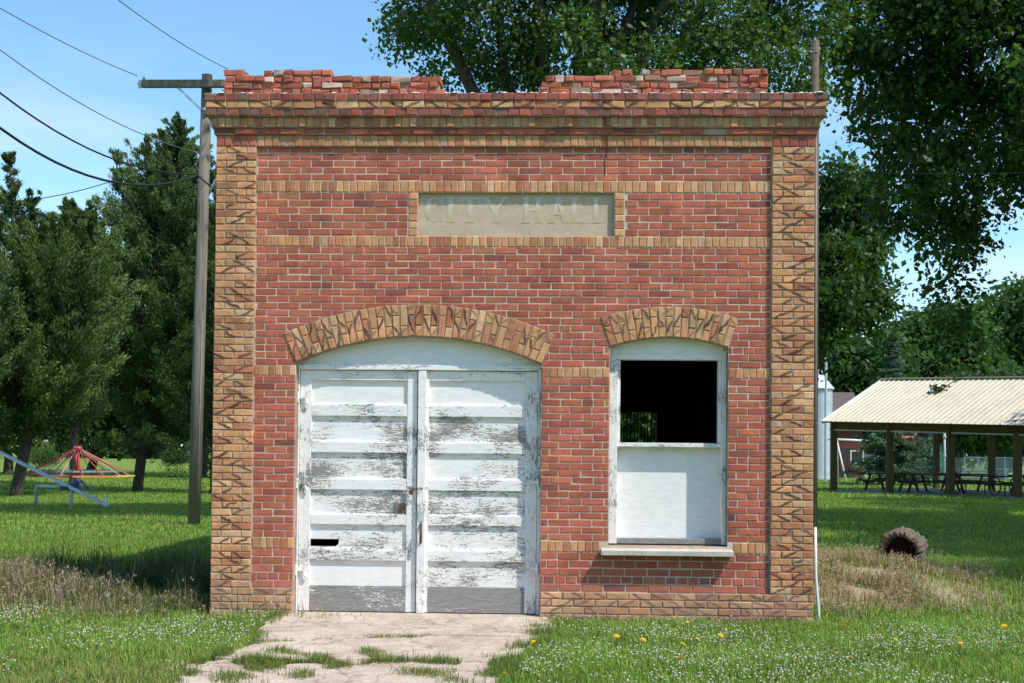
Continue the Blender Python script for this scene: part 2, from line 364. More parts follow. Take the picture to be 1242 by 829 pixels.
# mortar sheet of the front wall with real openings, and its inner face
xs = sorted(set([XL+.01, PLx, PRx, XR-.01, sgl, sgr, dl, dr, wl, wr]+list(np.linspace(dl, dr, 41))+list(np.linspace(wl, wr, 25))))
fm = MB(); fb = MB()
for a, b in zip(xs[:-1], xs[1:]):
    if b-a < 1e-5: continue
    iva, ivb = ztop_open(a+1e-6), ztop_open(b-1e-6)
    za, zb_ = -.15, -.15; segs = []
    for (p0, p1), (q0, q1) in zip(iva, ivb): segs.append((za, zb_, p0, q0)); za, zb_ = p1, q1
    segs.append((za, zb_, 5.0, 5.0))
    for s0, s1, t0, t1 in segs:
        if t0-s0 < 1e-4 and t1-s1 < 1e-4: continue
        fm.add([(a, YF+.0056, s0), (b, YF+.0056, s1), (b, YF+.0056, t1), (a, YF+.0056, t0)], [(0, 1, 2, 3)])
        fb.add([(a, YF+.30, s0), (b, YF+.30, s1), (b, YF+.30, t1), (a, YF+.30, t0)], [(3, 2, 1, 0)])
front = fm.build('front_wall', MAT['mortar'], hall)
tag(front, 'red brick field of the front wall')
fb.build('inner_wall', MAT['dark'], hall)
# reveals of the openings
rv = MB()
def reveal(pts, y0, y1):
    for (a, b) in zip(pts[:-1], pts[1:]): rv.add([(a[0], y0, a[1]), (b[0], y0, b[1]), (b[0], y1, b[1]), (a[0], y1, a[1])], [(0, 1, 2, 3)])
def arcpts(C, xa, xb, n=24): return [(x, C[1]+math.sqrt(max(0, C[2]**2-(x-C[0])**2))) for x in np.linspace(xa, xb, n)]
reveal([(dl, -.1)]+arcpts(DC, dl, dr)+[(dr, -.1)], YF+.0076, YF+.30)
reveal([(wl, wz0)]+arcpts(WC, wl, wr)+[(wr, wz0), (wl, wz0)], YF+.0076, YF+.30)
rv.build('opening_reveal', MAT['mortar_dark'], hall)

wall = MB()
zones = [(zb, zl0), (zl1, zi0), (zi1, z20), (z21, z10), (z11, zc+.01)]
ci = 0
def fill_row(xa, xb, z, h, y, off, mk, headers=False, stripe=0.0, mb=None, skip=None, dep=.10, jt=JT, sw=SW):
    """lay one course between xa and xb"""
    mb = mb or wall; pitch = sw/2 if headers else sw; x = xa-off*pitch
    while x < xb-.01:
        x0, x1 = max(x, xa), min(x+pitch, xb)
        if random.random() < .02 and not headers and x1-x0 > .18:      # odd closer
            cuts = [(x0, (x0+x1)/2), ((x0+x1)/2, x1)]
        else: cuts = [(x0, x1)]
        for c0, c1 in cuts:
            wd = c1-c0-jt+random.uniform(-.002, .002)
            if wd > .018 and not (skip and skip(c0, c1, z, h)):
                mb.brick((c0+c1)/2, z+random.uniform(-.001, .001), wd, h-jt+random.uniform(-.0015, .0015), y, dep, mk(), stripe, rot=random.gauss(0, .0025))
        x += pitch
def skip_arch(x0, x1, z, h):
    for C, T, xa, xb, zs in ((DC, DT, dl, dr, dzs), (WC, WT, wl, wr, wzs)):
        if all(in_ring(x, q, C, T-.012, xa, xb, zs) for x in (x0, x1) for q in (z-h/2, z+h/2)): return True
    return False
def free(z, xa, xb):
    bl = []
    if z < dzs+.045: bl.append((dl, dr))
    if wz0-.02 < z < wzs+.045: bl.append((wl, wr))
    elif F(811, 675, YF)[1] < z <= wz0-.02: bl.append((wl-.08, wr+.05))
    if z21-.001 < z < z10: bl.append((sgl-.095, sgr+.105))
    out = []; cur = xa
    for a, b in sorted(bl):
        if a > cur: out.append((cur, a))
        cur = max(cur, b)
    if cur < xb: out.append((cur, xb))
    return out
for a, b in zones:
    n = max(1, round((b-a)/CH)); h = (b-a)/n
    for i in range(n):
        z = a+(i+.5)*h; hd = ci in (1, 30); off = (.5 if ci % 2 else 0)+random.uniform(-.06, .06)
        for p, q in free(z, PLx, PRx):
            gx = math.floor((p-PLx)/SW)*SW+PLx                      # keep the bond running past openings
            fill_row(p, q, z, h, YF, ((p-gx)/SW+off) % 1.0, red, hd, skip=skip_arch)
        ci += 1
wall_o = wall.build('red_bricks', MAT['brick'], front)
# buff bands
def band(z0, z1, segs, name='buff_band', y=YF-.003, pitch=.0705, mk=buff):
    h = z1-z0
    for p, q in segs:
        m = MB(); n = max(1, round((q-p)/pitch)); w_ = (q-p)/n
        for i in range(n): m.brick(p+(i+.5)*w_, (z0+z1)/2, w_-.009, h-.010, y, .1, mk(), .12, rot=random.gauss(0, .008))
        m.build(name, MAT['brick'], hall)
band(z10, z11, [(PLx, PRx)]); band(z20, z21, [(PLx, PRx)])
band(zi0, zi1, [(PLx, dl), (dr, wl), (wr, PRx)]); band(zl0, zl1, [(PLx, dl), (dr, wl-.085), (wr+.055, PRx)])
for x0, x1 in ((sgl-.092, sgl), (sgr, sgr+.10)):
    n = 6; h = (z10-z21)/n; sm = MB()
    for i in range(n): sm.brick((x0+x1)/2, z21+(i+.5)*h, x1-x0-.01, h-.009, YF-.003, .1, buff(), .1)
    sm.build('sign_surround', MAT['brick'], hall)
# piers
def pier(xa, xb, name):
    root = MB(); root.box(xa+.004, xb-.004, .0055, YF+.02, -.15, zc-.001); o = root.build(name, MAT['mortar_dark'], hall)
    m = MB(); n = round((zc-zb)/CH); h = (zc-zb)/n
    sw = (xb-xa)/2
    for i in range(n):
        z = zb+(i+.5)*h; ed = [0, 1, 2] if i % 2 == 0 else [0, .5, 1.5, 2]
        for p, q in zip(ed[:-1], ed[1:]):
            m.brick(xa+(p+q)/2*sw, z, (q-p)*sw-.010+random.uniform(-.003, .003), h-.010, 0, .12, buff(), 1.0 if q-p > .7 else .35, rot=random.gauss(0, .004))
    m.build('buff_bricks', MAT['brick'], o); return o
pier(XL, PLx, 'corner_pier'); pier(PRx, XR, 'corner_pier')
# base course
def base(xa, xb):
    root = MB(); root.box(xa+.004, xb-.004, .0058, YF+.02, -.2, zb-.004); o = root.build('base_course', MAT['mortar_dark'], hall); m = MB()
    h = .0705
    for i in range(5):
        z = zb-(i+.5)*h; fill_row(xa, xb, z, h, 0, .5 if i % 2 else 0, buff, stripe=.9, mb=m, dep=.12)
    m.build('buff_bricks', MAT['brick'], o)
base(XL, dl); base(dr, XR)
# arches
def arch(C, T, xa, xb, zs):
    a0 = math.atan2(xb-C[0], zs-C[1]); root = MB(); n = 40; vs = []; fs = []
    for i in range(n+1):
        t = -a0+2*a0*i/n
        for r in (C[2]+.001, C[2]+T):
            for y in (YF-.0035, YF+.12): vs.append((C[0]+r*math.sin(t), y, C[1]+r*math.cos(t)))
    for i in range(n):
        b = i*4; fs += [(b, b+4, b+6, b+2), (b+2, b+6, b+7, b+3), (b+1, b+5, b+4, b)]
    fs += [(0, 2, 3, 1), (n*4, n*4+1, n*4+3, n*4+2)]
    root.add(vs, fs); o = root.build('brick_arch', MAT['mortar_dark'], hall); m = MB()
    k = round(2*a0*(C[2]+T/2)/.0735)
    for i in range(k):
        t = -a0+2*a0*(i+.5)/k; parts = ((0, .335), (.335, 1)) if i % 2 else ((0, .665), (.665, 1))
        for p, q in parts:
            r = C[2]+T*(p+q)/2; wd = 2*a0*(C[2]+T*(p*.8+.1))/k-.011; ht = T*(q-p)-.010
            m.brick(C[0]+r*math.sin(t), C[1]+r*math.cos(t), ht, wd, YF-.011, .1, buff(), 1.0 if q-p > .5 else .6, rot=math.pi/2-t+random.gauss(0, .012))
    m.build('buff_bricks', MAT['brick'], o)
arch(DC, DT, dl, dr, dzs); arch(WC, WT, wl, wr, wzs)
# cornice
zlip = F(620, 112.5, -.1)[1]; zA = F(620, 121.8, -.1)[1]; zB = F(620, 131, -.1)[1]; zC_ = F(620, 140, -.1)[1]
zD = F(620, 154, -.06)[1]; zE = F(620, 163, -.03)[1]; zFb = zc
corn = MB()
for z0, z1, ov in ((zA, zlip, .10), (zB, zA, .092), (zC_, zB, .086), (zD, zC_, .045), (zE, zD, .022), (zFb, zE, .002)):
    corn.box(XL-ov+.006, XR+ov-.006, -ov+.0088, .40, z0+.0005, z1-.002)
co = corn.build('cornice', MAT['mortar_dark'], hall)
cb = MB()
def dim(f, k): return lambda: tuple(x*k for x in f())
def rowc(z0, z1, ov, mk, pitch, stripe=0.0, off=0):
    xa, xb = XL-ov, XR+ov; n = round((xb-xa)/pitch); p = (xb-xa)/n
    for i in range(n):
        cb.brick(xa+(i+.5)*p, (z0+z1)/2+random.gauss(0, .0022), p-.009+random.uniform(-.003, .002), z1-z0-.008, -ov+random.gauss(0, .003), .12, mk(), stripe, rot=random.gauss(0, .014), jit=.003)
    n2 = 3
    for sx, yaw in ((xa, -math.pi/2), (xb, math.pi/2)):             # returns along both sides
        for j in range(n2):
            y = -ov+.06+.105*j
            cb.cc = None
            hw = .048; x0, x1 = (sx-.001, sx+.05) if sx < 0 else (sx-.05, sx+.001)
            cb.cc = (*mk(), 0.0); k0 = len(cb.v); cb.box(x0, x1, y-hw+.055, y+hw+.055, z0+.004, z1-.004); cb.bk += [(.5, .5, 1.0)]*(len(cb.v)-k0); cb.cc = None
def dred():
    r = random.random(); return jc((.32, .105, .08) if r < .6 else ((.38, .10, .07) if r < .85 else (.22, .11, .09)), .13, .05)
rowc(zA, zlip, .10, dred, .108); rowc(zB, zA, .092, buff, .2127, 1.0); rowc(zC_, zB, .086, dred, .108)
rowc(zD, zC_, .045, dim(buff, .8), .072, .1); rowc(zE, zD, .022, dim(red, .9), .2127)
n = round((PRx-PLx)/.075); p_ = (PRx-PLx)/n
for i in range(n): cb.brick(PLx+(i+.5)*p_, (zFb+zE)/2, p_-.008, zE-zFb-.008, .001, .1, dim(buff, .85)(), .1, rot=random.gauss(0, .01))
for xa, xb in ((XL, PLx), (PRx, XR)):
    for i in range(5): cb.brick(xa+(i+.5)*(xb-xa)/5, (zFb+zE)/2, (xb-xa)/5-.011, zE-zFb-.008, -.002, .1, dim(red, .9)(), 0)
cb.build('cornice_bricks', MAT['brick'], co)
# lime crumbs lying along the ledge
lm = MB(); lm.cc = (.70, .66, .60, 0)
for i in range(260):
    x = random.uniform(XL-.05, XR+.05); y = random.uniform(-.095, -.03); s_ = random.uniform(.006, .02)
    if PLx+2.3 < x < -.2+1.1 or random.random() < .6:
        lm.add([(x-s_*2, y-s_, zlip-.002), (x+s_*2, y-s_, zlip-.002), (x+s_*1.5, y+s_, zlip-.002), (x-s_*1.5, y+s_, zlip-.002), (x, y, zlip+s_*.7)], [(0, 1, 4), (1, 2, 4), (2, 3, 4), (3, 0, 4)])
tag(lm.build('ledge_rubble', MAT['plain'], hall), kind='stuff')
# broken parapet, two stumps
def parapet(xa, xb, prof, name='broken_parapet'):
    m = MB(); core = MB(); h = .0635
    rows = 5
    for i in range(rows):
        z = zlip+(i+.5)*h; x = xa+random.uniform(0, .05)
        while x < xb-.06:
            L_ = .2 if random.random() < .34 else .097
            L_ = min(L_*random.uniform(.9, 1.05), xb-x)
            if prof(x+L_/2) >= i+.75:
                r = random.random(); c = red() if r < .56 else (jc((.50, .17, .12)) if r < .78 else (jc((.56, .42, .33)) if r < .88 else jc((.32, .15, .11))))
                m.brick(x+L_/2, z+random.gauss(0, .003), L_-.008, h-.004+random.uniform(-.004, .002), -.02+random.gauss(0, .007), .2+random.uniform(-.02, .02), c, 0, rot=random.gauss(0, .012), jit=.008, ch=.010, yaw=random.gauss(0, .025))
            x += L_
    k = np.linspace(xa+.03, xb-.03, 60)
    for a, b in zip(k[:-1], k[1:]):
        t = math.floor(prof((a+b)/2)+.25)*h-.02
        if t > .01: core.box(a, b, .004, .17, zlip-.003, zlip+t)
    o = core.build(name, MAT['mortar_dark'], hall); m.build('loose_bricks', MAT['brick'], o)
pxx = lambda px: F(px, 100, -.02)[0]
la, lb = pxx(268), pxx(541)
parapet(la, lb, lambda x: np.interp(x, [la, pxx(274), pxx(276), pxx(300), pxx(301), pxx(320), pxx(322), pxx(400), pxx(402), pxx(518), pxx(521), pxx(533), pxx(534), lb], [1, 1.9, 4, 4, 3.2, 3.2, 4.1, 4.1, 3.1, 3.1, 2.9, 2.9, 1.8, 1]))
ra, rb = pxx(654), pxx(932)
parapet(ra, rb, lambda x: np.interp(x, [ra, pxx(661), pxx(662), pxx(737), pxx(739), pxx(766), pxx(768), pxx(774), pxx(776), rb], [2, 2.2, 3.1, 3.1, 4.1, 4.1, 3.1, 3.1, 4.1, 4.1]))
# crack running down from the cornice
CM = NT('crack').set((.02, .015, .013), 1)
for pts, Yf in (([(733, 141), (734, 150), (735, 154)], lambda z: -.049), ([(735.5, 168), (737, 178)], lambda z: -.005), ([(736.5, 179), (735, 190), (733, 198), (734, 206), (733, 213)], lambda z: YF-.004)):
    ck = MB()
    for (a, b) in zip(pts[:-1], pts[1:]):
        Ya = Yf(0); (x0, z0), (x1, z1) = F(*a, Ya), F(*b, Ya); ck.add([(x0-.004, Ya, z0), (x0+.004, Ya, z0), (x1+.004, Ya, z1), (x1-.004, Ya, z1)], [(3, 2, 1, 0)])
    ck.build('wall_crack', CM, hall)
# sign slab + lettering
sy = YF+.045
sb = MB(); sb.box(sgl-.02, sgr+.02, sy, sy+.2, z21-.02, z10+.02); sign = sb.build('name_panel', MAT['sign'], hall)
rv2 = MB()
rv2.box(sgl-.012, sgl-.0005, YF+.006, sy+.01, z21, z10); rv2.box(sgr+.0005, sgr+.012, YF+.006, sy+.01, z21, z10)
rv2.box(sgl, sgr, YF+.006, sy+.01, z10+.0005, z10+.012); rv2.box(sgl, sgr, YF+.006, sy+.01, z21-.012, z21-.0005)
rv2.build('panel_edge', MAT['mortar_dark'], sign)
def sgx(zx): return F(485+zx/4.436, 260, sy)[0]
lt, lb2 = F(626, 239.2, sy)[1], F(626, 270.5, sy)[1]
LH = lt-lb2
LQ = [0.0]
class _L:
    def prism(s, poly, y0, y1): LQ[0] = (LQ[0]+.00023) % .0021; LM.prism(poly, y0+.003-LQ[0]*.8, y1)
lets = _L(); LMAT = lettermat(lt)
def rectp(x0, x1, z0, z1): lets.prism([(x0, z0), (x1, z0), (x1, z1), (x0, z1)], sy-.004, sy+.002)
def serif(xc, hw, z, up): lets.prism([(xc-hw, z), (xc+hw, z), (xc+hw*.62, z+.042*LH*2.0), (xc-hw*.62, z+.042*LH*2.0)] if up else [(xc-hw*.62, z-.042*LH*2.0), (xc+hw*.62, z-.042*LH*2.0), (xc+hw, z), (xc-hw, z)], sy-.0045, sy+.002)
def stem(xc, sw=.022):
    rectp(xc-sw, xc+sw, lb2+.002, lt-.002); serif(xc, sw*2.1, lb2, True); serif(xc, sw*2.1, lt, False)
def slant(x0, z0, x1, z1, w_): lets.prism([(x0-w_, z0), (x0+w_, z0), (x1+w_, z1), (x1-w_, z1)] if z1 > z0 else [(x1-w_, z1), (x1+w_, z1), (x0+w_, z0), (x0-w_, z0)], sy-.0042, sy+.002)
def letter(ch, za, zb2):
    x0, x1 = sgx(za), sgx(zb2); w_ = x1-x0; xc = (x0+x1)/2
    if ch == 'C':
        n = 26; rx, rz = w_/2, LH/2; zc_ = (lt+lb2)/2; pr = []
        for i in range(n+1):
            t = R_(42+(318-42)*i/n); th = .012+.034*max(0, -math.cos(t))
            pr.append(((xc+rx*math.cos(t), zc_+rz*math.sin(t)), (xc+(rx-th)*math.cos(t)+.004, zc_+(rz-.016-.3*(th-.012))*math.sin(t))))
        for a, b in zip(pr[:-1], pr[1:]): lets.prism([a[0], b[0], b[1], a[1]], sy-.004, sy+.002)
        for sgn in (1, -1): slant(x1-.012, zc_+sgn*rz*.42, x1-.012, zc_+sgn*rz*.9, .012)
    elif ch == 'I': stem(xc)
    elif ch == 'T':
        stem(xc); rectp(x0, x1, lt-.026, lt+.001)
        for s_, x in ((1, x0), (-1, x1)): lets.prism([(x, lt-.075), (x+s_*.014, lt-.03), (x+s_*.05, lt-.02), (x, lt)] if s_ > 0 else [(x, lt-.075), (x, lt), (x-.05, lt-.02), (x-.014, lt-.03)], sy-.0035, sy+.002)
    elif ch == 'Y':
        zm = lb2+LH*.45; rectp(xc-.022, xc+.022, lb2+.002, zm+.01); serif(xc, .048, lb2, True)
        slant(xc, zm, x0+.03, lt-.002, .023); slant(xc, zm, x1-.028, lt-.0022, .013); serif(x0+.03, .05, lt, False); serif(x1-.028, .042, lt, False)
    elif ch == 'H':
        stem(x0+.042); stem(x1-.042); rectp(x0+.05, x1-.05, lb2+LH*.46, lb2+LH*.56)
    elif ch == 'A':
        slant(x0+.025, lb2+.002, xc+.002, lt, .011); slant(x1-.03, lb2+.0022, xc, lt-.001, .022); rectp(x0+.05, x1-.06, lb2+LH*.30, lb2+LH*.38)
        serif(x0+.025, .038, lb2, True); serif(x1-.03, .046, lb2, True)
    elif ch == 'L':
        stem(x0+.046); rectp(x0+.05, x1, lb2-.001, lb2+.02); lets.prism([(x1-.045, lb2+.018), (x1, lb2), (x1, lb2+.085), (x1-.012, lb2+.03)], sy-.0035, sy+.002)
for ch, a, b in (('C', 135, 232), ('I', 250, 292), ('T', 322, 428), ('Y', 443, 582), ('H', 655, 768), ('A', 800, 905), ('L', 912, 1016), ('L', 1028, 1116)):
    LM = MB(); letter(ch, a, b); LM.build('letter', LMAT, sign)
# ---- doors
yd = YF+.125
def DX(px, py=590, Y=None): return F(px, py, yd if Y is None else Y)[0]
def DZ(py, px=505, Y=None): return F(px, py, yd if Y is None else Y)[1]
zdoor = .012
for x0, x1 in ((dl+.002, DX(362.5)), (DX(651.5), dr-.002)):
    fr = MB(); fr.box(x0, x1, yd-.02, yd+.12, zdoor, dzs+.01); fr.build('door_jamb', MAT['paint_v'], hall, bevel=.004)
hd_ = MB(); hd_.box(dl+.002, dr-.002, yd-.035, yd+.12, DZ(449.5), DZ(443)); hd_.build('door_header', MAT['paint'], hall, bevel=.005)
ty = MB(); zz0 = DZ(443)+.0015; pl = [(x, z) for x, z in arcpts(DC, dl+.003, dr-.003, 40) if z > zz0]
ty.prism([(pl[0][0], zz0), (pl[-1][0], zz0)]+pl[::-1], yd-.005, yd+.1); ty.build('tympanum', MAT['paint_good'], hall)
RAILS = [(449.5, 462), (492, 505.5), (537, 550), (582, 595), (625.5, 637.5), (668, 681), (713, 742)]
def leaf(xa, xb, pa, pb, flip):
    st = MB(); zt, zbm = DZ(450.2), zdoor+.012
    o = None
    lx0, lx1 = DX(xa), DX(xb); px0, px1 = DX(pa), DX(pb)
    st.box(lx0, px0, yd, yd+.05, zbm, zt); o = st.build('door', MAT['paint_v'], hall, bevel=.004)
    st = MB(); st.box(px1, lx1, yd, yd+.05, zbm, zt); st.build('stile', MAT['paint_v'], o, bevel=.004)
    tag(o, 'left leaf of the double door, with a hole in its fifth panel' if not flip else 'right leaf of the double door, with lock plate on its stile')
    for i, (t, b) in enumerate(RAILS):
        m = MB(); z0, z1 = (DZ(b) if i < 6 else zbm), (DZ(t) if i else zt)
        m.box(px0+.0012, px1-.0012, yd+.002, yd+.048, z0, z1)
        # small stop moulding under each rail
        m.box(px0+.0012, px1-.0012, yd+.009, yd+.040, z1-.0005, z1+.010) if i > 0 else None
        m.build('rail', MAT['bare'] if i == 6 else MAT['paint'], o, bevel=.004)
    for i in range(6):
        z1, z0 = DZ(RAILS[i][1])+.005, DZ(RAILS[i+1][0])-.005
        m = MB(); y0, y1 = yd+.028, yd+.045; x0, x1 = px0-.005, px1+.005
        if i == 4 and not flip:
            hx0, hx1 = DX(376)-.004, DX(411); hz0, hz1 = DZ(664.5), DZ(655.5)
            m.box(hx1, x1, y0, y1, z0, z1); m.box(x0, hx1-.0005, y0, y1, z0, hz0); m.box(x0, hx1-.0005, y0+.0003, y1, hz1, z1)
            m.prism([(hx1+.001, hz0), (hx1+.001, hz0+.028), (hx1-.03, hz0+.0005)], y0+.001, y1)
        else: m.box(x0, x1, y0, y1, z0, z1)
        bad = (not flip and i in (2, 3)) or (flip and i in (1, 3))
        m.build('panel', MAT['paint_bad'] if bad else (MAT['paint_good'] if i == 0 or (i == 5 and not flip) else MAT['paint']), o)
    return o
lf = leaf(363, 505, 376.5, 493, False)
rf = leaf(508, 651, 519.5, 637, True)
ag = MB(); ag.box(DX(506.3), DX(516.5), yd-.038, yd-.0015, zdoor+.006, DZ(450.5)); ag.build('astragal', MAT['paint_v'], rf, bevel=.006)
# strap hinges
def hinge(px, py, sgn, parent):
    m = MB(); x, z = DX(px), DZ(py, px); x2 = x+sgn*.075
    m.tube([(x, yd-.035, z-.05), (x, yd-.035, z+.05)], .014, 8); m.box(min(x, x2), max(x, x2), yd-.032, yd-.012, z-.012, z+.014)
    m.tube([(x2, yd-.022, z-.02), (x2+sgn*.012, yd-.026, z-.06), (x2+sgn*.03, yd-.022, z-.075)], .012, 6)
    m.tube([(x2, yd-.022, z+.01), (x2+sgn*.014, yd-.026, z+.055), (x2+sgn*.034, yd-.022, z+.07)], .012, 6)
    m.build('strap_hinge', MAT['paint_v'], parent, smooth=False)
for py in (482, 586, 691): hinge(361, py, 1, lf); hinge(652.5, py-1, -1, rf)
m = MB()
zz = DZ(593); xx = DX(499)
chn = [(xx-.03, yd-.014, zz+.012), (xx+.005, yd-.03, zz-.005), (xx+.05, yd-.055, zz-.002), (xx+.10, yd-.055, zz+.004), (xx+.14, yd-.014, zz+.01)]
for i in range(10):
    t = i/9*(len(chn)-1); a = int(min(t, len(chn)-2)); p0 = Vector(chn[a]).lerp(Vector(chn[a+1]), t-a)
    m.tube([p0+Vector((.014*math.cos(k*math.pi/3), (.008 if i % 2 else 0)*math.sin(k*math.pi/3), (.004 if i % 2 else .010)*math.sin(k*math.pi/3))) for k in range(7)], .0035, 5)
m.build('chain', MAT['iron'], lf)
m = MB(); m.box(xx-.016, xx+.022, yd-.062, yd-.036, zz-.058, zz-.012); m.tube([(xx-.010, yd-.05, zz-.014), (xx-.010, yd-.05, zz+.012), (xx+.003, yd-.05, zz+.022), (xx+.016, yd-.05, zz+.012), (xx+.016, yd-.05, zz-.014)], .004, 6)
m.build('padlock', MAT['iron'], lf, bevel=.005)
m = MB(); xl = DX(511.5); m.box(xl-.028, xl+.028, yd-.043, yd-.0385, DZ(632), DZ(619)); m.build('lock_plate', MAT['greypaint'], rf)
m = MB(); m.tube([(xl, yd-.039, DZ(635)), (xl+.004, yd-.075, DZ(638)), (xl+.004, yd-.075, DZ(654)), (xl, yd-.039, DZ(658))], .013, 8); m.build('pull_handle', MAT['iron'], rf, smooth=True)
m = MB(); m.box(DX(478.5), DX(491.5), yd+.018, yd+.0275, DZ(627), DZ(611)); m.build('patch_board', vary('rusty_patch', (.12, .09, .06), (.30, .24, .17), 9, .9, .3), lf)
# ---- window
yw = YF+.115
WX = lambda px, Y=yw, py=560: F(px, py, Y)[0]
WZ = lambda py, Y=yw: F(811, py, Y)[1]
win = MB(); zsl = wz0+.012
win.box(wl+.002, WX(748.5), yw, yw+.15, zsl, wzs+.005); win_o = win.build('window', MAT['paint_v'], hall, bevel=.004)
win = MB(); win.box(WX(875.5), wr-.002, yw, yw+.15, zsl, wzs+.005); win.build('jamb', MAT['paint_v'], win_o, bevel=.004)
tag(win_o, 'window frame with its upper half open and its lower half boarded')
m = MB(); m.box(WX(748.5)+.001, WX(875.5)-.001, yw+.004, yw+.14, WZ(436.5), WZ(429.5)); m.build('head_rail', MAT['paint_good'], win_o, bevel=.004)
m = MB(); zz0 = WZ(429.5)+.001; pl = [(x, z) for x, z in arcpts(WC, wl+.003, wr-.003, 30) if z > zz0]
m.prism([(pl[0][0], zz0), (pl[-1][0], zz0)]+pl[::-1], yw+.002, yw+.13); m.build('arched_head', MAT['paint_good'], win_o)
for x0, x1 in ((WX(748.5)+.001, WX(752)), (WX(871.5), WX(875.5)-.001)):
    m = MB(); m.box(x0, x1, yw+.03, yw+.15, WZ(537), WZ(436.5)); m.build('sash_stile', MAT['paint_v'], win_o, bevel=.003)
m = MB(); m.box(WX(748.5)+.001, WX(875.5)-.001, yw+.03, yw+.16, WZ(542.5), WZ(537.5)); m.build('meeting_rail', MAT['paint_bad'], win_o, bevel=.003)
yb = YF+.245
m = MB(); m.box(WX(746), WX(877), yb, yb+.03, WZ(655), WZ(541)); m.build('boarded_panel', MAT['board'], win_o)
m = MB(); m.box(WX(748.5)+.001, WX(875.5)-.001, yw+.02, yb-.001, zsl, WZ(653.5)); m.build('bottom_rail', MAT['bare'], win_o, bevel=.004)
m = MB(); zs1 = wz0-.012; zs0 = F(811, 675, -.08)[1]
m.add([(wl-.075, -.085, zs0), (wr+.045, -.085, zs0), (wr+.045, YF+.13, zs0), (wl-.075, YF+.13, zs0), (wl-.075, -.085, zs1-.022), (wr+.045, -.085, zs1-.022), (wr+.045, YF+.13, zs1), (wl-.075, YF+.13, zs1)],
      [(0, 3, 2, 1), (4, 5, 6, 7), (0, 1, 5, 4), (1, 2, 6, 5), (2, 3, 7, 6), (3, 0, 4, 7)])
m.build('sill', MAT['sillstone'], win_o, bevel=.006)
# ---- shell: sides, rear wall with barred window, roof, floor
LB = 8.6
m = MB(); m.box(XL+.003, XL+.30, YF+.30, LB, -.2, 4.85); m.build('side_wall', MAT['mortar_dark'], hall)
m = MB(); m.box(XR-.30, XR-.003, YF+.30, LB, -.2, 4.85); m.build('side_wall', MAT['mortar_dark'], hall)
for s_ in (-1, 1):
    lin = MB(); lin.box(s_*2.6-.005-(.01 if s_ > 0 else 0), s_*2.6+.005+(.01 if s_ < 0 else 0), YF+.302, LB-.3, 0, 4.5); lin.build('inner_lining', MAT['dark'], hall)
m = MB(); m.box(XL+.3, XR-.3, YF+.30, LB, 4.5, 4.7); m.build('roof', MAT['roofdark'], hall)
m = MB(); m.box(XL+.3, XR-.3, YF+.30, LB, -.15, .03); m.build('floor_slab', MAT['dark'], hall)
(bx0, bz1), (bx1, bz0) = F(749.5, 499.5, LB-.3), F(797, 536, LB-.3); bx0 -= .15; bz0 -= .45
m = MB(); y0, y1 = LB-.3, LB
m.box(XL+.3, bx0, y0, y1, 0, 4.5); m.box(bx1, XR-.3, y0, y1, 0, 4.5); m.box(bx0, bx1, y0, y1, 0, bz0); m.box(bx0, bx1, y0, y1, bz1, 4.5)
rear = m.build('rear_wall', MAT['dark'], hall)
m = MB()
for i in range(14): x = bx0+(i+.5)*(bx1-bx0)/14; m.tube([(x, LB-.15, bz0), (x, LB-.15, bz1)], .009, 6)
m.build('window_bars', MAT['dark'], rear)
# conduit down the right corner
m = MB(); xcn = XR+.028; m.tube([(xcn-.012, .04, zE-.02), (xcn-.01, .04, 2.8), (xcn-.004, .04, F(990, 640)[1])], .012, 8); cdo = m.build('conduit', MAT['greypipe'], hall, smooth=True)
m = MB(); zq = F(990, 640)[1]; m.tube([(xcn-.004, .04, zq), (xcn+.002, .04, .45), (xcn+.03, .03, .08), (xcn+.032, .03, 0)], .015, 8); m.build('conduit_sleeve', MAT['whitepipe'], cdo, smooth=True)

# ------------------------------------------------------------------ GROUND
MR = G(1056, 727); ML = G(60, 722)
def hz(x, y):
    r = .34*np.exp(-(((x-MR[0]-.1)/1.1)**2+((y-MR[1]-1.1)/1.1)**2)) + .10*np.exp(-(((x-ML[0])/1.3)**2+((y-ML[1]-.3)/.9)**2))
    bumps = .012*np.sin(x*2.3+1.1)*np.sin(y*2.9)+.008*np.sin(x*5.1)*np.cos(y*4.3+.5)
    near = np.clip((60-np.hypot(x, y))/30, 0, 1)
    door = 1-np.exp(-(((x+1.0)/1.9)**2+((y+1.5)/2.2)**2))
    return r+bumps*near*door-.012
drive = [tuple(G(*p)[:2]) for p in ((346, 741), (330, 748), (312, 766), (302, 786), (258, 799), (228, 806), (214, 829))]+[(-1.95, -8.0), (.9, -8.0)]+[tuple(G(*p)[:2]) for p in ((600, 829), (622, 806), (640, 789), (662, 770), (668, 757), (660, 746))]
def inpoly(x, y, poly):
    c = np.zeros(x.shape, bool); n = len(poly)
    for i in range(n):
        (x0, y0), (x1, y1) = poly[i], poly[(i+1) % n]
        if y0 == y1: continue
        k = ((y0 > y) != (y1 > y)) & (x < (x1-x0)*(y-y0)/(y1-y0)+x0); c ^= k
    return c
def snoise(x, y, s, o=0.0): return np.array([noise.noise(Vector((a*s+o, b*s-o, o))) for a, b in zip(np.ravel(x), np.ravel(y))]).reshape(np.shape(x))
gx = np.unique(np.concatenate([np.linspace(-1500, -60, 14), np.linspace(-60, -12, 25), np.arange(-12, 12.01, .16), np.linspace(12, 60, 25), np.linspace(60, 1500, 14)]))
gy = np.unique(np.concatenate([np.linspace(-60, -8, 12), np.arange(-8, 12.01, .16), np.linspace(12, 60, 30), np.linspace(60, 3000, 25)]))
X, Y = np.meshgrid(gx, gy); Z = hz(X, Y)
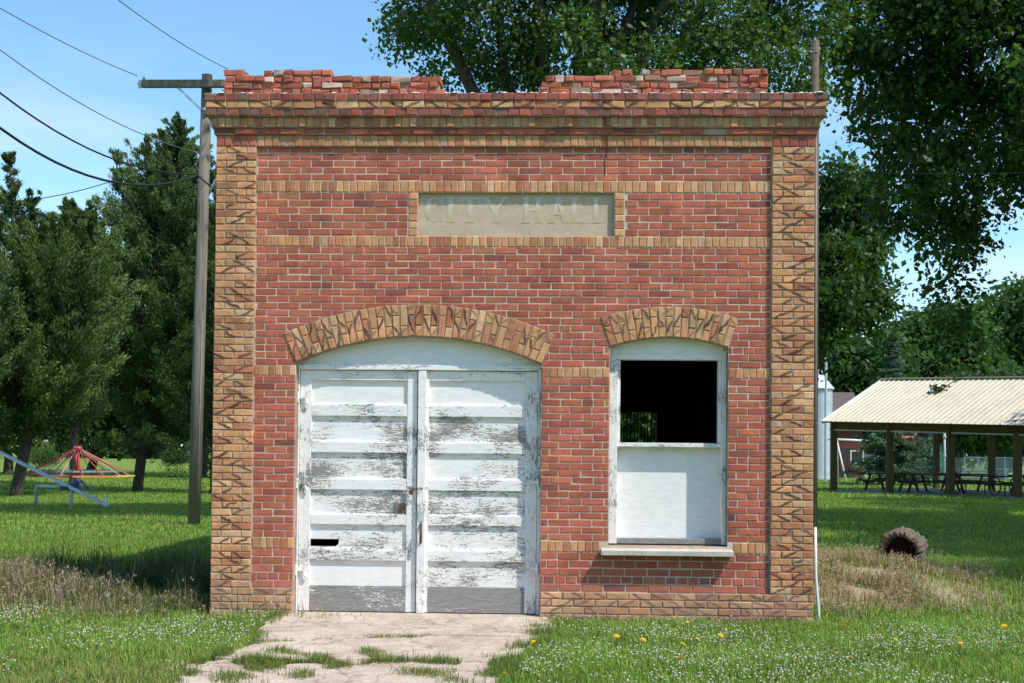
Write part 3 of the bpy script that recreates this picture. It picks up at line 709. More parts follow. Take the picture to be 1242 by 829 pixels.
V = np.stack([X, Y, Z], -1).reshape(-1, 3); nx, ny = len(gx), len(gy)
idx = np.arange(nx*ny).reshape(ny, nx); Fq = np.stack([idx[:-1, :-1], idx[:-1, 1:], idx[1:, 1:], idx[1:, :-1]], -1).reshape(-1, 4)
gc = np.zeros((len(V), 4)); gc[:] = (.16, .235, .045, 1)
vx, vy = V[:, 0], V[:, 1]; nn_ = snoise(vx, vy, 1.3, 3.1)*.5+snoise(vx, vy, 3.7, 9.2)*.3
def sandmask(x, y, n_):
    a = 1.25-np.hypot((x-MR[0]+.1)/1.15, (y-MR[1]+.05)/1.05)+n_*1.25
    return np.clip(a*1.6, 0, 1)
def weedmask(x, y, n_): return np.clip((1.25-np.hypot((x-ML[0]+.5)/1.9, (y-ML[1]-.15)/.62)+n_*.4)*2, 0, 1)
def strawmask(x, y, n_): return np.clip((1.15-np.hypot((x-MR[0]-.25)/1.65, (y-MR[1]-.55)/1.75)+n_*.45)*2, 0, 1)
def soil(x, y, n_): return np.clip(1.2-np.abs(y+.06)/.16+n_*.8, 0, 1)*((x > -3.0) & (x < 3.2) & (y < .05))
def lay(c, mk, t): 
    for k in range(3): c[:, k] = c[:, k]*(1-mk)+t[k]*mk
lay(gc, strawmask(vx, vy, nn_)*.75, (.34, .28, .17)); lay(gc, sandmask(vx, vy, nn_), (.40, .31, .22)); lay(gc, weedmask(vx, vy, nn_)*.8, (.30, .24, .15)); lay(gc, soil(vx, vy, nn_)*.8, (.28, .22, .16))
lay(gc, np.clip((vy-95)/20, 0, 1)*.3, (.11, .15, .05))
tag(npmesh('lawn', V, Fq, MAT['ground'], None, gc, True), 'mown grass lawn around the hall', kind='structure')
# driveway slabs
dv = MB()
def dpoly(poly, z, th=.05):
    n = len(poly); dv.add([(x, y, z) for x, y in poly]+[(x, y, z-th) for x, y in poly], [tuple(range(n))]+[(i, i+n, (i+1) % n+n, (i+1) % n) for i in range(n)])
def wob(poly, amp=.05, seg=.10):
    out = []
    for (a, b) in zip(poly, poly[1:]+poly[:1]):
        a, b = Vector(a), Vector(b); k = max(1, int((b-a).length/seg))
        for i in range(k):
            p = a.lerp(b, i/k); q = noise.noise_vector(Vector((p.x*3, p.y*3, 1)))*amp+noise.noise_vector(Vector((p.x*9, p.y*9, 4)))*amp*.5; out.append((p.x+q.x, min(p.y+q.y, .02) if p.y < 0 else p.y))
    return out
g2 = lambda *ps: [tuple(G(*p)[:2]) for p in ps]
dpoly(wob([(-2.14, .16)]+g2((338, 745), (316, 763), (306, 779), (420, 773), (520, 772), (655, 774), (668, 757), (661, 746))+[(dr-.02, .16)])[::-1], .017)
dpoly(wob(g2((306, 770), (262, 799), (330, 803), (480, 800), (622, 805), (656, 770), (520, 766), (420, 766)))[::-1], .009)
dpoly(wob(g2((228, 806), (214, 829))+[(-1.95, -8.0), (.9, -8.0)]+g2((600, 829), (622, 796), (480, 792), (300, 796)))[::-1], .001)
do = dv.build('driveway', MAT['concrete']); tag(do, 'cracked pale concrete apron in front of the doors', kind='structure')

# ------------------------------------------------------------------ GRASS
def blades(x, y, h, wd, col, lean=.35, tipcol=None):
    n = len(x); a = rng.uniform(0, 2*np.pi, n); z = hz(x, y)
    b = a+rng.normal(0, .6, n)+np.pi/2; ln = np.abs(rng.normal(0, lean, n))*h
    dx, dy = np.cos(a)*wd/2, np.sin(a)*wd/2; lx, ly = np.cos(b)*ln, np.sin(b)*ln
    V = np.empty((n, 5, 3))
    V[:, 0] = np.stack([x-dx, y-dy, z-.005], -1); V[:, 1] = np.stack([x+dx, y+dy, z-.005], -1)
    V[:, 2] = np.stack([x+dx*.75+lx*.35, y+dy*.75+ly*.35, z+h*.6], -1); V[:, 3] = np.stack([x-dx*.75+lx*.35, y-dy*.75+ly*.35, z+h*.6], -1)
    V[:, 4] = np.stack([x+lx, y+ly, z+h*np.clip(1-.35*(ln/h)**2, .4, 1)], -1)
    C = np.ones((n, 5, 4)); C[:, :, :3] = col[:, None, :]
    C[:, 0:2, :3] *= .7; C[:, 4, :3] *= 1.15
    if tipcol is not None: C[:, 4, :3] = tipcol; C[:, 2:4, :3] = .5*C[:, 2:4, :3]+.5*tipcol[:, None, :]
    i = np.arange(n)[:, None]*5
    T = np.concatenate([i+np.array([[0, 1, 2]]), i+np.array([[0, 2, 3]]), i+np.array([[3, 2, 4]])], 0)
    return V.reshape(-1, 3), T, C.reshape(-1, 4)
def cat(parts):
    vs, ts, cs = [], [], []; o = 0
    for v, t, c in parts: vs.append(v); ts.append(t+o); cs.append(c); o += len(v)
    return np.concatenate(vs), np.concatenate(ts), np.concatenate(cs)
def gcol(n, base=(.085, .17, .025), var=.25, yel=.15):
    c = np.array(base)[None]*(1+rng.normal(0, var, (n, 1)))*(1+rng.normal(0, .08, (n, 3))); k = rng.random(n) < yel
    c[k] = np.array((.24, .22, .075))*(1+rng.normal(0, .2, (k.sum(), 1))); return np.clip(c, .01, 1)
def inbuild(x, y): return (np.abs(x) < 2.93) & (y > -.03) & (y < LB)
def fov(x, y, m=.6):                      # keep what the view (with room to step aside) can reach
    d = y+CAMD; return (np.abs(x-CAMX+ .035*d) < d*.43+m+1.0)
def lawn_pts(n, y0, y1, xh):
    x = rng.uniform(-xh, xh, n); y = rng.uniform(y0, y1, n); k = fov(x, y) & ~inbuild(x, y) & ~inpoly(x, y, drive); return x[k], y[k]
parts = []
x, y = lawn_pts(330000, -4.6, -.02, 6.5); n_ = snoise(x, y, 1.1, 5)*.6+snoise(x, y, 3.3, 2)*.35
keep = rng.random(len(x)) > np.clip(soil(x, y, n_)*1.2+np.maximum(sandmask(x, y, n_)*.93, strawmask(x, y, n_)*.75), 0, .97); x, y, n_ = x[keep], y[keep], n_[keep]
edge = np.zeros(len(x))
h = np.clip(.062+.05*n_+rng.normal(0, .018, len(x)), .02, .2)
c = gcol(len(x), (.225, .34, .062), .30, .20); c *= (1+.35*n_)[:, None].clip(.6, 1.4)
k = weedmask(x, y, n_) > .3; c[k] = gcol(k.sum(), (.17, .19, .05), .2, .45)
k = (x < -1.6) & (rng.random(len(x)) < np.clip((-2.35-y+.9*n_)*.8, 0, .6)); c[k] = gcol(k.sum(), (.26, .27, .085), .25, .45)
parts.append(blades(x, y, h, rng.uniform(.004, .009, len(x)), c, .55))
x, y = lawn_pts(260000, 0, 10, 9.5); n_ = snoise(x, y, .8, 7)*.6+snoise(x, y, 2.6, 1)*.4
keep = rng.random(len(x)) > np.clip(np.maximum(sandmask(x, y, n_)*.93, strawmask(x, y, n_)*.75), 0, .95); x, y, n_ = x[keep], y[keep], n_[keep]
parts.append(blades(x, y, np.clip(.07+.05*n_+rng.normal(0, .02, len(x)), .025, .2), rng.uniform(.007, .014, len(x)), gcol(len(x), (.215, .32, .06), .28, .15), .5))
x, y = lawn_pts(230000, 10, 34, 19)
parts.append(blades(x, y, rng.uniform(.04, .10, len(x)), rng.uniform(.014, .03, len(x)), gcol(len(x), (.22, .32, .06), .25, .12), .5))
x, y = lawn_pts(110000, 34, 75, 34)
parts.append(blades(x, y, rng.uniform(.05, .11, len(x)), rng.uniform(.03, .07, len(x)), gcol(len(x), (.22, .32, .065), .22, .08), .5))
# fringe that creeps over the driveway and fills its joints
def along(ps, n, sp, hh, yel=.25):
    q = [G(*p)[:2] for p in ps]; t = rng.random(n)*(len(q)-1); i = np.minimum(t.astype(int), len(q)-2); f = t-i; q = np.array(q)
    xy = q[i]*(1-f)[:, None]+q[i+1]*f[:, None]+rng.normal(0, sp, (n, 2)); dens = snoise(xy[:, 0], xy[:, 1], 3.2, 4)
    k = dens > -.08; xy = xy[k]; m_ = len(xy); return blades(xy[:, 0], xy[:, 1], np.clip(rng.normal(hh, hh*.35, m_)*(1+.8*dens[k]), .01, .2), rng.uniform(.003, .007, m_), gcol(m_, (.13, .20, .04), .25, yel), .6)
parts += [along([(312, 781), (420, 775), (490, 774), (520, 774)], 1500, .03, .035), along([(240, 804), (330, 806), (480, 803), (625, 807)], 4200, .045, .055), along([(346, 741), (312, 766), (302, 786), (258, 799), (214, 829)], 4200, .05, .06),
          along([(600, 829), (640, 789), (668, 757)], 5200, .08, .07), along([(560, 829), (585, 808), (600, 800)], 2200, .10, .05, .4), along([(270, 829), (300, 812), (360, 806)], 2200, .09, .045, .4), along([(330, 790), (380, 797), (420, 808)], 1300, .06, .04, .45), along([(500, 815), (540, 820)], 900, .08, .035, .5), along([(330, 829), (395, 812), (450, 800), (450, 790)], 1800, .06, .05, .4)]
Vg, Tg, Cg = cat(parts); tag(npmesh('grass', Vg, Tg, MAT['blade'], None, Cg), 'blades of the mown green lawn', kind='stuff')
# dry weeds
def weeds(n, cx, cy, sx, sy, hm, green, seed=.55):
    x = rng.normal(cx, sx, n); y = rng.normal(cy, sy, n); k = ~inbuild(x, y); x, y = x[k], y[k]; m_ = snoise(x, y, 2.2, 8); k = m_ > -.12; x, y, m_ = x[k], y[k], m_[k]; n = len(x)
    h = np.clip(hm*(.8+1.0*m_)*rng.uniform(.45, 1.15, n), .05, 1.0); g = rng.random(n) < green
    c = np.where(g[:, None], gcol(n, (.16, .21, .06), .2, .2), np.array((.40, .30, .19))[None]*(1+rng.normal(0, .18, (n, 1)))); t = np.where(g[:, None], c*1.1, np.array((.50, .34, .27))[None]*(1+rng.normal(0, .15, (n, 1))))
    return blades(x, y, h, rng.uniform(.005, .012, n), c, .62, t), x, y, h, g
def heads(x, y, h, frac, size, cols):
    k = rng.random(len(x)) < frac; x, y, h = x[k], y[k], h[k]; n = len(x); z = hz(x, y)+h*rng.uniform(.8, 1.0, n)
    ps = []
    for q in range(4):
        o = rng.normal(0, size*.5, (n, 3)); a = rng.uniform(0, 2*np.pi, n); d = np.stack([np.cos(a)*size*.35, np.sin(a)*size*.35, np.zeros(n)], -1); u = np.stack([rng.normal(0, .3, n)*size, rng.normal(0, .3, n)*size, size*rng.uniform(.6, 1.2, n)], -1)
        b = np.stack([x, y, z], -1)+o; V = np.stack([b-u/2, b+d, b+u/2, b-d], 1); c = np.array(cols[q % len(cols)])[None]*(1+rng.normal(0, .15, (n, 1)))
        C = np.ones((n, 4, 4)); C[:, :, :3] = c[:, None]; i = np.arange(n)[:, None]*4
        ps.append((V.reshape(-1, 3), np.concatenate([i+np.array([[0, 1, 2]]), i+np.array([[0, 2, 3]])]), C.reshape(-1, 4)))
    return ps
def weedobj(name, label, specs):
    ps = []
    for s_ in specs:
        b, x, y, h, g = weeds(*s_); ps.append(b); ps += heads(x[~g], y[~g], h[~g], .28, .022, [(.50, .36, .29), (.44, .31, .23)])
    tag(npmesh(name, *cat(ps)[:2], MAT['blade'], None, cat(ps)[2]), label, kind='stuff')
q1, q2, q3, q4, q5 = G(30, 738), G(150, 742), G(215, 742), G(-40, 735), G(110, 748)
weedobj('dry_weeds', 'tall tan dry weeds left of the hall', [(2400, q1[0], q1[1]+.35, .6, .3, .30, .45), (2600, q4[0], q4[1]+.4, .8, .4, .36, .35), (1700, q2[0], q2[1]+.3, .6, .25, .20, .85), (1500, q3[0], q3[1]+.15, .4, .16, .20, .75), (1800, q5[0], q5[1]+.05, .9, .2, .15, .85), (1500, q5[0]-.6, q5[1]+.1, 1.0, .35, .20, .6), (900, q3[0]+.1, q3[1]-.1, .5, .2, .14, .9)])
q6, q7, q8, q9, q10 = G(1040, 700), G(1110, 712), G(1010, 690), G(1140, 700), G(1080, 697)
weedobj('dry_grass', 'pinkish tan dry grass on the sandy hump right of the hall', [(5200, q6[0]+.15, q6[1]+.55, .6, .38, .28, .22), (2600, q7[0], q7[1]-.1, .45, .22, .16, .55), (1800, q8[0]+.1, q8[1]+.3, .25, .5, .26, .3), (1500, q9[0]+.1, q9[1]+.1, .3, .3, .18, .4), (420, q10[0], q10[1]-.1, .32, .12, .30, .25), (2600, G(1090, 730)[0], G(1090, 730)[1], .55, .55, .17, .45), (2200, G(1045, 722)[0], G(1045, 722)[1], .6, .6, .16, .3), (900, G(1010, 745)[0], G(1010, 745)[1], .25, .3, .10, .6)])
# tall weeds left of the hall, the wall's shade multiplied into their colour
def shadeweeds():
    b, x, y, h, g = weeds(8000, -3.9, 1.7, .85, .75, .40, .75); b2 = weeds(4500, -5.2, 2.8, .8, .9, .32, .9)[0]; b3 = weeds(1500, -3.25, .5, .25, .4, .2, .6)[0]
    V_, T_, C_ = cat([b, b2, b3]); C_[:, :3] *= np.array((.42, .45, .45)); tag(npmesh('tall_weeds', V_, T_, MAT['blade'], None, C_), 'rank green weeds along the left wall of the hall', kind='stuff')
shadeweeds()
# debris weeds along the base
b1 = weeds(500, F(875, 745)[0], -.09, .22, .03, .10, .05)[0]; b2 = weeds(350, F(950, 750)[0], -.08, .18, .03, .09, .2)[0]; b3 = weeds(300, F(700, 745)[0], -.07, .2, .03, .07, .5)[0]; b4 = weeds(400, -3.02, -.02, .06, .2, .16, .6)[0]
V_, T_, C_ = cat([b1, b2, b3, b4]); C_[:, :3] *= .6; tag(npmesh('dead_weeds', V_, T_, MAT['blade'], None, C_), 'withered weeds at the foot of the brick base', kind='stuff')
# clover heads
def balls(x, y, z, r, col):
    t = (1+5**.5)/2; I = np.array([(-1, t, 0), (1, t, 0), (-1, -t, 0), (1, -t, 0), (0, -1, t), (0, 1, t), (0, -1, -t), (0, 1, -t), (t, 0, -1), (t, 0, 1), (-t, 0, -1), (-t, 0, 1)])/math.sqrt(1+t*t)
    Fi = np.array([(0, 11, 5), (0, 5, 1), (0, 1, 7), (0, 7, 10), (0, 10, 11), (1, 5, 9), (5, 11, 4), (11, 10, 2), (10, 7, 6), (7, 1, 8), (3, 9, 4), (3, 4, 2), (3, 2, 6), (3, 6, 8), (3, 8, 9), (4, 9, 5), (2, 4, 11), (6, 2, 10), (8, 6, 7), (9, 8, 1)])
    n = len(x); V = np.stack([x, y, z], -1)[:, None]+I[None]*r[:, None, None]*(1+rng.normal(0, .12, (n, 12, 1))); C = np.ones((n, 12, 4)); C[:, :, :3] = col[:, None]*(.75+.3*(I[None, :, 2:3]+1)/2)
    return V.reshape(-1, 3), (np.arange(n)[:, None, None]*12+Fi[None]).reshape(-1, 3), C.reshape(-1, 4)
def clover(n, y0, y1, x0, x1, thr, o):
    x = rng.uniform(x0, x1, n); y = rng.uniform(y0, y1, n); k = ~inbuild(x, y) & ~inpoly(x, y, drive); x, y = x[k], y[k]; m_ = snoise(x, y, .9, o)+.5*snoise(x, y, 2.7, o+3); s_ = strawmask(x, y, m_*.4)
    k = (m_*1.25+rng.normal(0, .15, len(x)) > thr) & (s_ < .3) & (weedmask(x, y, m_*.3) < .7); return x[k], y[k]
xa, ya = clover(8200, -4.4, -.35, .2, 6.2, -.10, 11); xb, yb_ = clover(5200, -3.6, -.2, -6.2, -1.6, .04, 21); xc, yc = clover(1500, 3, 12, 3.3, 9, .1, 31); xd, yd_ = clover(700, -.6, 2.2, 4.2, 7, -.1, 15)
x = np.concatenate([xa, xb, xc, xd]); y = np.concatenate([ya, yb_, yc, yd_]); n = len(x)
cc = np.array((.66, .63, .50))[None]*(1+rng.normal(0, .1, (n, 1))); pk = rng.random(n) < .25; cc[pk] = np.array((.55, .46, .34))
V_, T_, C_ = balls(x, y, hz(x, y)+rng.uniform(.055, .13, n), rng.uniform(.0042, .0088, n), cc); tag(npmesh('clover_blossoms', V_, T_, MAT['petal'], None, C_), 'white clover heads scattered through the lawn', kind='stuff')
# dandelions, each a small thing
dm = MB(); dm.cc = (.80, .50, .02, 1)
for k in range(14):
    a = 2*math.pi*k/14
    for rr, zz_ in ((.020, .004), (.013, .010)): dm.add([(0, 0, zz_-.004), (rr*math.cos(a-.2), rr*math.sin(a-.2), zz_), (rr*1.08*math.cos(a), rr*1.08*math.sin(a), zz_+.001), (rr*math.cos(a+.2), rr*math.sin(a+.2), zz_)], [(0, 1, 2, 3)])
dm.cc = (.10, .17, .04, 1); dm.tube([(0, 0, -.13), (.004, 0, -.06), (0, 0, 0)], .0025, 5)
dand = dm.build('dandelion', MAT['petal']); dspots = [(834, 760), (874, 776), (846, 781), (930, 780), (1028, 761), (1024, 767), (1106, 770), (1174, 757), (1218, 765), (1165, 787), (1086, 783), (983, 802), (1032, 804), (967, 806), (1192, 798), (1222, 719), (1196, 713), (647, 784), (748, 778), (780, 783), (828, 788), (612, 826), (826, 806), (1214, 786), (99, 701)]
for i, (px, py) in enumerate(dspots):
    o = dand if i == 0 else dand.copy()
    if i: COL.objects.link(o)
    g_ = G(px, py, .1); o.location = (g_[0], g_[1], float(hz(g_[0], g_[1]))+.15); o.rotation_euler = (.5, 0, i*.7)
    s_ = random.uniform(.8, 1.25); o.scale = (s_, s_, 1)
    if px > 200: tag(o, 'small yellow dandelion among the clover right of the driveway', 'dandelion', 'dandelions in the right lawn')
    else: tag(o, 'lone yellow dandelion beside the tan weeds left of the hall', 'dandelion')

# ------------------------------------------------------------------ TREES
def leafmesh(name, C, D, Ln, Wd, col, mat, parent):
    """C centres (n,3), D directions (n,3), quads (diamond) lying along D"""
    n = len(C); D = D/np.linalg.norm(D, axis=1, keepdims=True); r = rng.normal(size=(n, 3)); S = np.cross(D, r); S /= np.linalg.norm(S, axis=1, keepdims=True)
    a = D*(Ln/2)[:, None]; b = S*(Wd/2)[:, None]
    V = np.stack([C-a, C+b-a*.1, C+a, C-b-a*.1], 1).reshape(-1, 3); Fa = np.arange(4*n).reshape(n, 4); cc = np.ones((n, 4, 4)); cc[:, :, :3] = col[:, None]
    return npmesh(name, V, Fa, mat, parent, cc.reshape(-1, 4))
def blobtree(name, label, base, blobs, ntw, per, leaf, cols, trunk=(.3, .12), spread=.28, group=None, cat_='tree', gap=-.22, nsc=.55, limbs=True, mat='leaf', lowbias=0):
    """blobs: (x,y,z,r) world"""
    base = Vector(base); root = thing(name, label, cat_, base, group); B = np.array(blobs); r = B[:, 3]; pr = r**2.2/np.sum(r**2.2)
    i = rng.choice(len(B), ntw, p=pr); d = rng.normal(size=(ntw, 3)); d /= np.linalg.norm(d, axis=1, keepdims=True)
    rad = r[i]*(.45+.62*rng.random(ntw)**.6); Cn = B[i, :3]+d*rad[:, None]*np.array((1, 1, .88))
    q = np.array([noise.noise(Vector(c)*nsc)+.55*noise.noise(Vector(c)*nsc*2.6+Vector((7, 3, 1))) for c in Cn]); k = (q > gap) & (Cn[:, 2] > .3); Cn = Cn[k]; d = d[k]; q = q[k]; n = len(Cn)
    P_ = np.repeat(Cn, per, 0)+rng.normal(0, spread, (n*per, 3))*np.array((1, 1, .8)); dd = np.repeat(d, per, 0)*.5+rng.normal(0, .7, (n*per, 3)); dd[:, 2] -= .35
    m_ = len(P_); ln = leaf*np.clip(rng.lognormal(-.08, .32, m_), .4, 1.9); tone = np.repeat(rng.normal(0, .16, n)+.35*np.clip(q, -.4, .5), per)+rng.normal(0, .14, m_)
    c0, c1 = np.array(cols[0]), np.array(cols[1]); t = np.clip(.45+tone, 0, 1)[:, None]; col = c0*(1-t)+c1*t
    leafmesh('crown', P_, dd, ln, ln*.62, col, MAT[mat], root)
    if limbs:
        m = MB(); tr, br = trunk; top = Vector(B[:, :3].mean(0)); fork = base.lerp(Vector((base.x*.6+top.x*.4, base.y*.6+top.y*.4, top.z)), .45); m.tube([base-Vector((0, 0, .1)), base+Vector((0, 0, .15)), base.lerp(fork, .5)+Vector((.1, 0, 0)), fork], [tr*1.5, tr*1.15, tr, tr*.85], 10)
        for bb in B[np.argsort(-r)][:14]:
            e = Vector(bb[:3]); mid = fork.lerp(e, .5)+Vector((random.gauss(0, .3), random.gauss(0, .3), abs(fork.z-e.z)*.12)); m.tube([fork-Vector((0, 0, .2)), fork.lerp(mid, .5)+Vector((0, 0, .1)), mid, e], [tr*.6, tr*.42, br*.8, br*.25], 7)
            for _ in range(3):
                v = Vector(rng.normal(size=3)).normalized()*float(bb[3])*.9; m.tube([mid.lerp(e, random.uniform(.2, .9)), e+v*.5, e+v], [br*.45, br*.25, br*.08], 5)
        m.build('trunk', MAT['bark'], root, smooth=True)
    return root
def pb(lst, depth, jit=2.0, sq=1.0):
    out = []
    for (px, py, r) in lst: p = P(px, py, depth+random.uniform(-jit, jit)); out.append((*p, r*depth/FPX*sq))
    return out
dk, lt_ = (.022, .052, .012), (.085, .15, .026)
elm = [(492, 45, 28), (512, 15, 40), (545, 62, 40), (535, 95, 22), (580, 25, 48), (590, 92, 26), (612, 70, 44), (650, 25, 55), (665, 95, 32), (700, 60, 50), (745, 20, 58), (770, 85, 40), (810, 40, 52), (850, 88, 42), (868, 20, 50), (905, 70, 46), (930, 30, 44), (960, 85, 36), (985, 20, 40), (978, 120, 26), (600, -60, 70), (700, -80, 90), (800, -80, 90), (900, -60, 70), (760, 150, 70), (640, 160, 50), (880, 160, 60), (990, -60, 60)]
gb = P(668, 560, 27); blobtree('elm_tree', 'broad shade tree with fine leaves rising over the roof behind the hall', (gb[0], gb[1], 0), pb(elm, 27, 1.8)+[(-1, 14, 14.8, 3), (-3.6, 14, 14.8, 2.6), (-5.8, 13, 15.6, 2.6), (2, 15, 15.5, 3.5), (5, 16, 15, 3.2)], 15500, 20, .11, (dk, (.13, .21, .04)), (.34, .16), .22, gap=-.27, nsc=.75)
big = [(1052, 30, 62), (1030, 80, 36), (1100, 60, 80), (1160, 30, 90), (1230, 50, 100), (1075, 130, 52), (1130, 140, 75), (1200, 150, 80), (1260, 150, 80), (1105, 210, 52), (1160, 225, 58), (1090, 255, 34), (1215, 225, 42), (1142, 285, 38), (1172, 295, 36), (1152, 345, 30), (1160, 385, 22), (1300, 185, 66), (1320, 120, 110), (1300, 0, 110), (1390, 180, 120), (1420, 60, 120), (1100, -60, 90), (1200, -90, 120), (1330, -120, 130), (1250, 195, 40)]
gb = P(1380, 560, 30); blobtree('cottonwood_tree', 'huge dark leafy tree hanging over the lawn right of the hall', (gb[0], gb[1], 0), pb(big, 30, 2.2)+[(13, 7, 8, 2.6), (15.5, 10, 9, 3), (17, 5, 9, 3), (14, 12, 7.5, 2.5), (19, 9, 10, 3.4), (12.5, 13.5, 9, 2.8), (17.5, 14, 10, 3.4), (20, 15, 9, 3.2), (21, 5, 9, 3), (24, 11, 9, 3.4), (13.9, 5, 8, 2.3), (13.4, .6, 9, 2.4), (15.5, 2, 9, 2.6), (21, 28, 10, 3.4), (24.5, 31, 9, 3.2), (20.5, 23, 10.5, 3.2)], 16500, 22, .16, ((.016, .042, .011), (.095, .175, .035)), (.55, .2), .20, gap=-.34, nsc=.6)  # trailing crown clumps lie out of view, added to shade the right lawn
mid = [(1005, 215, 22), (1012, 262, 36), (1048, 240, 30), (1000, 320, 38), (1040, 300, 34), (1062, 275, 18), (1008, 378, 38), (1048, 368, 32), (960, 380, 60), (940, 300, 60), (930, 420, 60)]
gb = P(930, 560, 45); blobtree('hackberry_tree', 'loose-crowned tree showing sky between its leaves just beyond the right wall of the hall', (gb[0], gb[1], 0), pb(mid, 45, 2.5), 4200, 14, .22, (dk, (.07, .13, .028)), (.35, .15), .36, gap=-.14, nsc=.42)
far = [('leafy far tree with a rounded crown behind the grain bin', 1010, [(1010, 470, 45), (985, 480, 40), (1040, 490, 45), (1030, 440, 36), (1070, 440, 34)], 95),
       ('pale green far tree behind the tip of the blue spruce', 1085, [(1090, 450, 55), (1060, 480, 40), (1120, 480, 50), (1110, 430, 40)], 120),
       ('dark far tree rising over the middle of the shelter roof', 1150, [(1150, 430, 54), (1120, 420, 44), (1135, 470, 50), (1180, 470, 45), (1160, 405, 40), (1150, 520, 50)], 105),
       ('tall round-topped far tree over the right end of the shelter roof', 1225, [(1215, 400, 48), (1240, 380, 42), (1200, 440, 50), (1250, 440, 60), (1230, 490, 50), (1215, 535, 34), (1280, 400, 70)], 125),
       ('shady tree with a thick trunk seen under the shelter roof', 1212, [(1200, 500, 45), (1230, 490, 40), (1180, 515, 36), (1250, 510, 40)], 85)]
for lab, bx, bl, dp in far:
    gb = P(bx, 560, dp); blobtree('far_tree', lab, (gb[0], gb[1], 0), pb(bl, dp, 3), 2000, 12, .50*dp/100, ((.022, .055, .014), (.085, .16, .035)), (.5, .2), .6*dp/100, group='trees beyond the shelter', gap=-.3, nsc=.25)
# behind the hall, seen through the barred rear opening, and behind the cedars
for lab, bx, bl, dp, c1 in (('green tree seen through the barred rear opening of the hall', 775, [(760, 500, 40), (790, 505, 40), (740, 520, 40), (810, 530, 30)], 60, (.13, .24, .04)),
       ('shady tree filling the gap between the two cedar trunks', 110, [(60, 470, 60), (130, 470, 70), (200, 470, 60), (100, 520, 26), (140, 515, 26), (190, 512, 26)], 75, (.05, .10, .022)),
       ('far tree behind the utility pole', 245, [(225, 440, 50), (255, 400, 50), (245, 500, 40), (290, 450, 60), (215, 515, 24)], 68, (.04, .085, .02)),
       ('dark far tree at the left end of the park', 10, [(0, 480, 50), (-30, 450, 70), (30, 500, 26), (-20, 530, 22)], 70, (.05, .10, .022))):
    gb = P(bx, 560, dp); blobtree('far_tree', lab, (gb[0], gb[1], 0), pb(bl, dp, 2.5), 2200, 12, .30, ((.018, .045, .012), c1), (.25, .12), .42, group='trees beyond the lawn', gap=-.34, nsc=.3)
# low shrubs on the left
def shrub(name, label, px, py, r, col, k=1.0):
    g_ = G(px, py); z = r*k; blobtree(name, label, g_, [(g_[0]+random.gauss(0, r*.5), g_[1]+random.gauss(0, r*.3), z*random.uniform(.5, 1.0), r*random.uniform(.5, .75)) for _ in range(6)], 620, 12, .12, ((col[0]*.4, col[1]*.4, col[2]*.4), col), limbs=False, spread=.2, cat_='shrub', gap=-.5)
shrub('round_shrub', 'rounded green shrub at the foot of the far trees behind the merry-go-round', 50, 566, 1.25, (.09, .17, .035), .8)
shrub('upright_shrub', 'yellow-green upright shrub beside the leaning cedar trunk', 42, 561, 1.4, (.20, .22, .03), 1.7)
shrub('low_shrub', 'low dark shrub under the right-hand cedar near the utility pole', 215, 565, 1.0, (.06, .12, .03), .8)

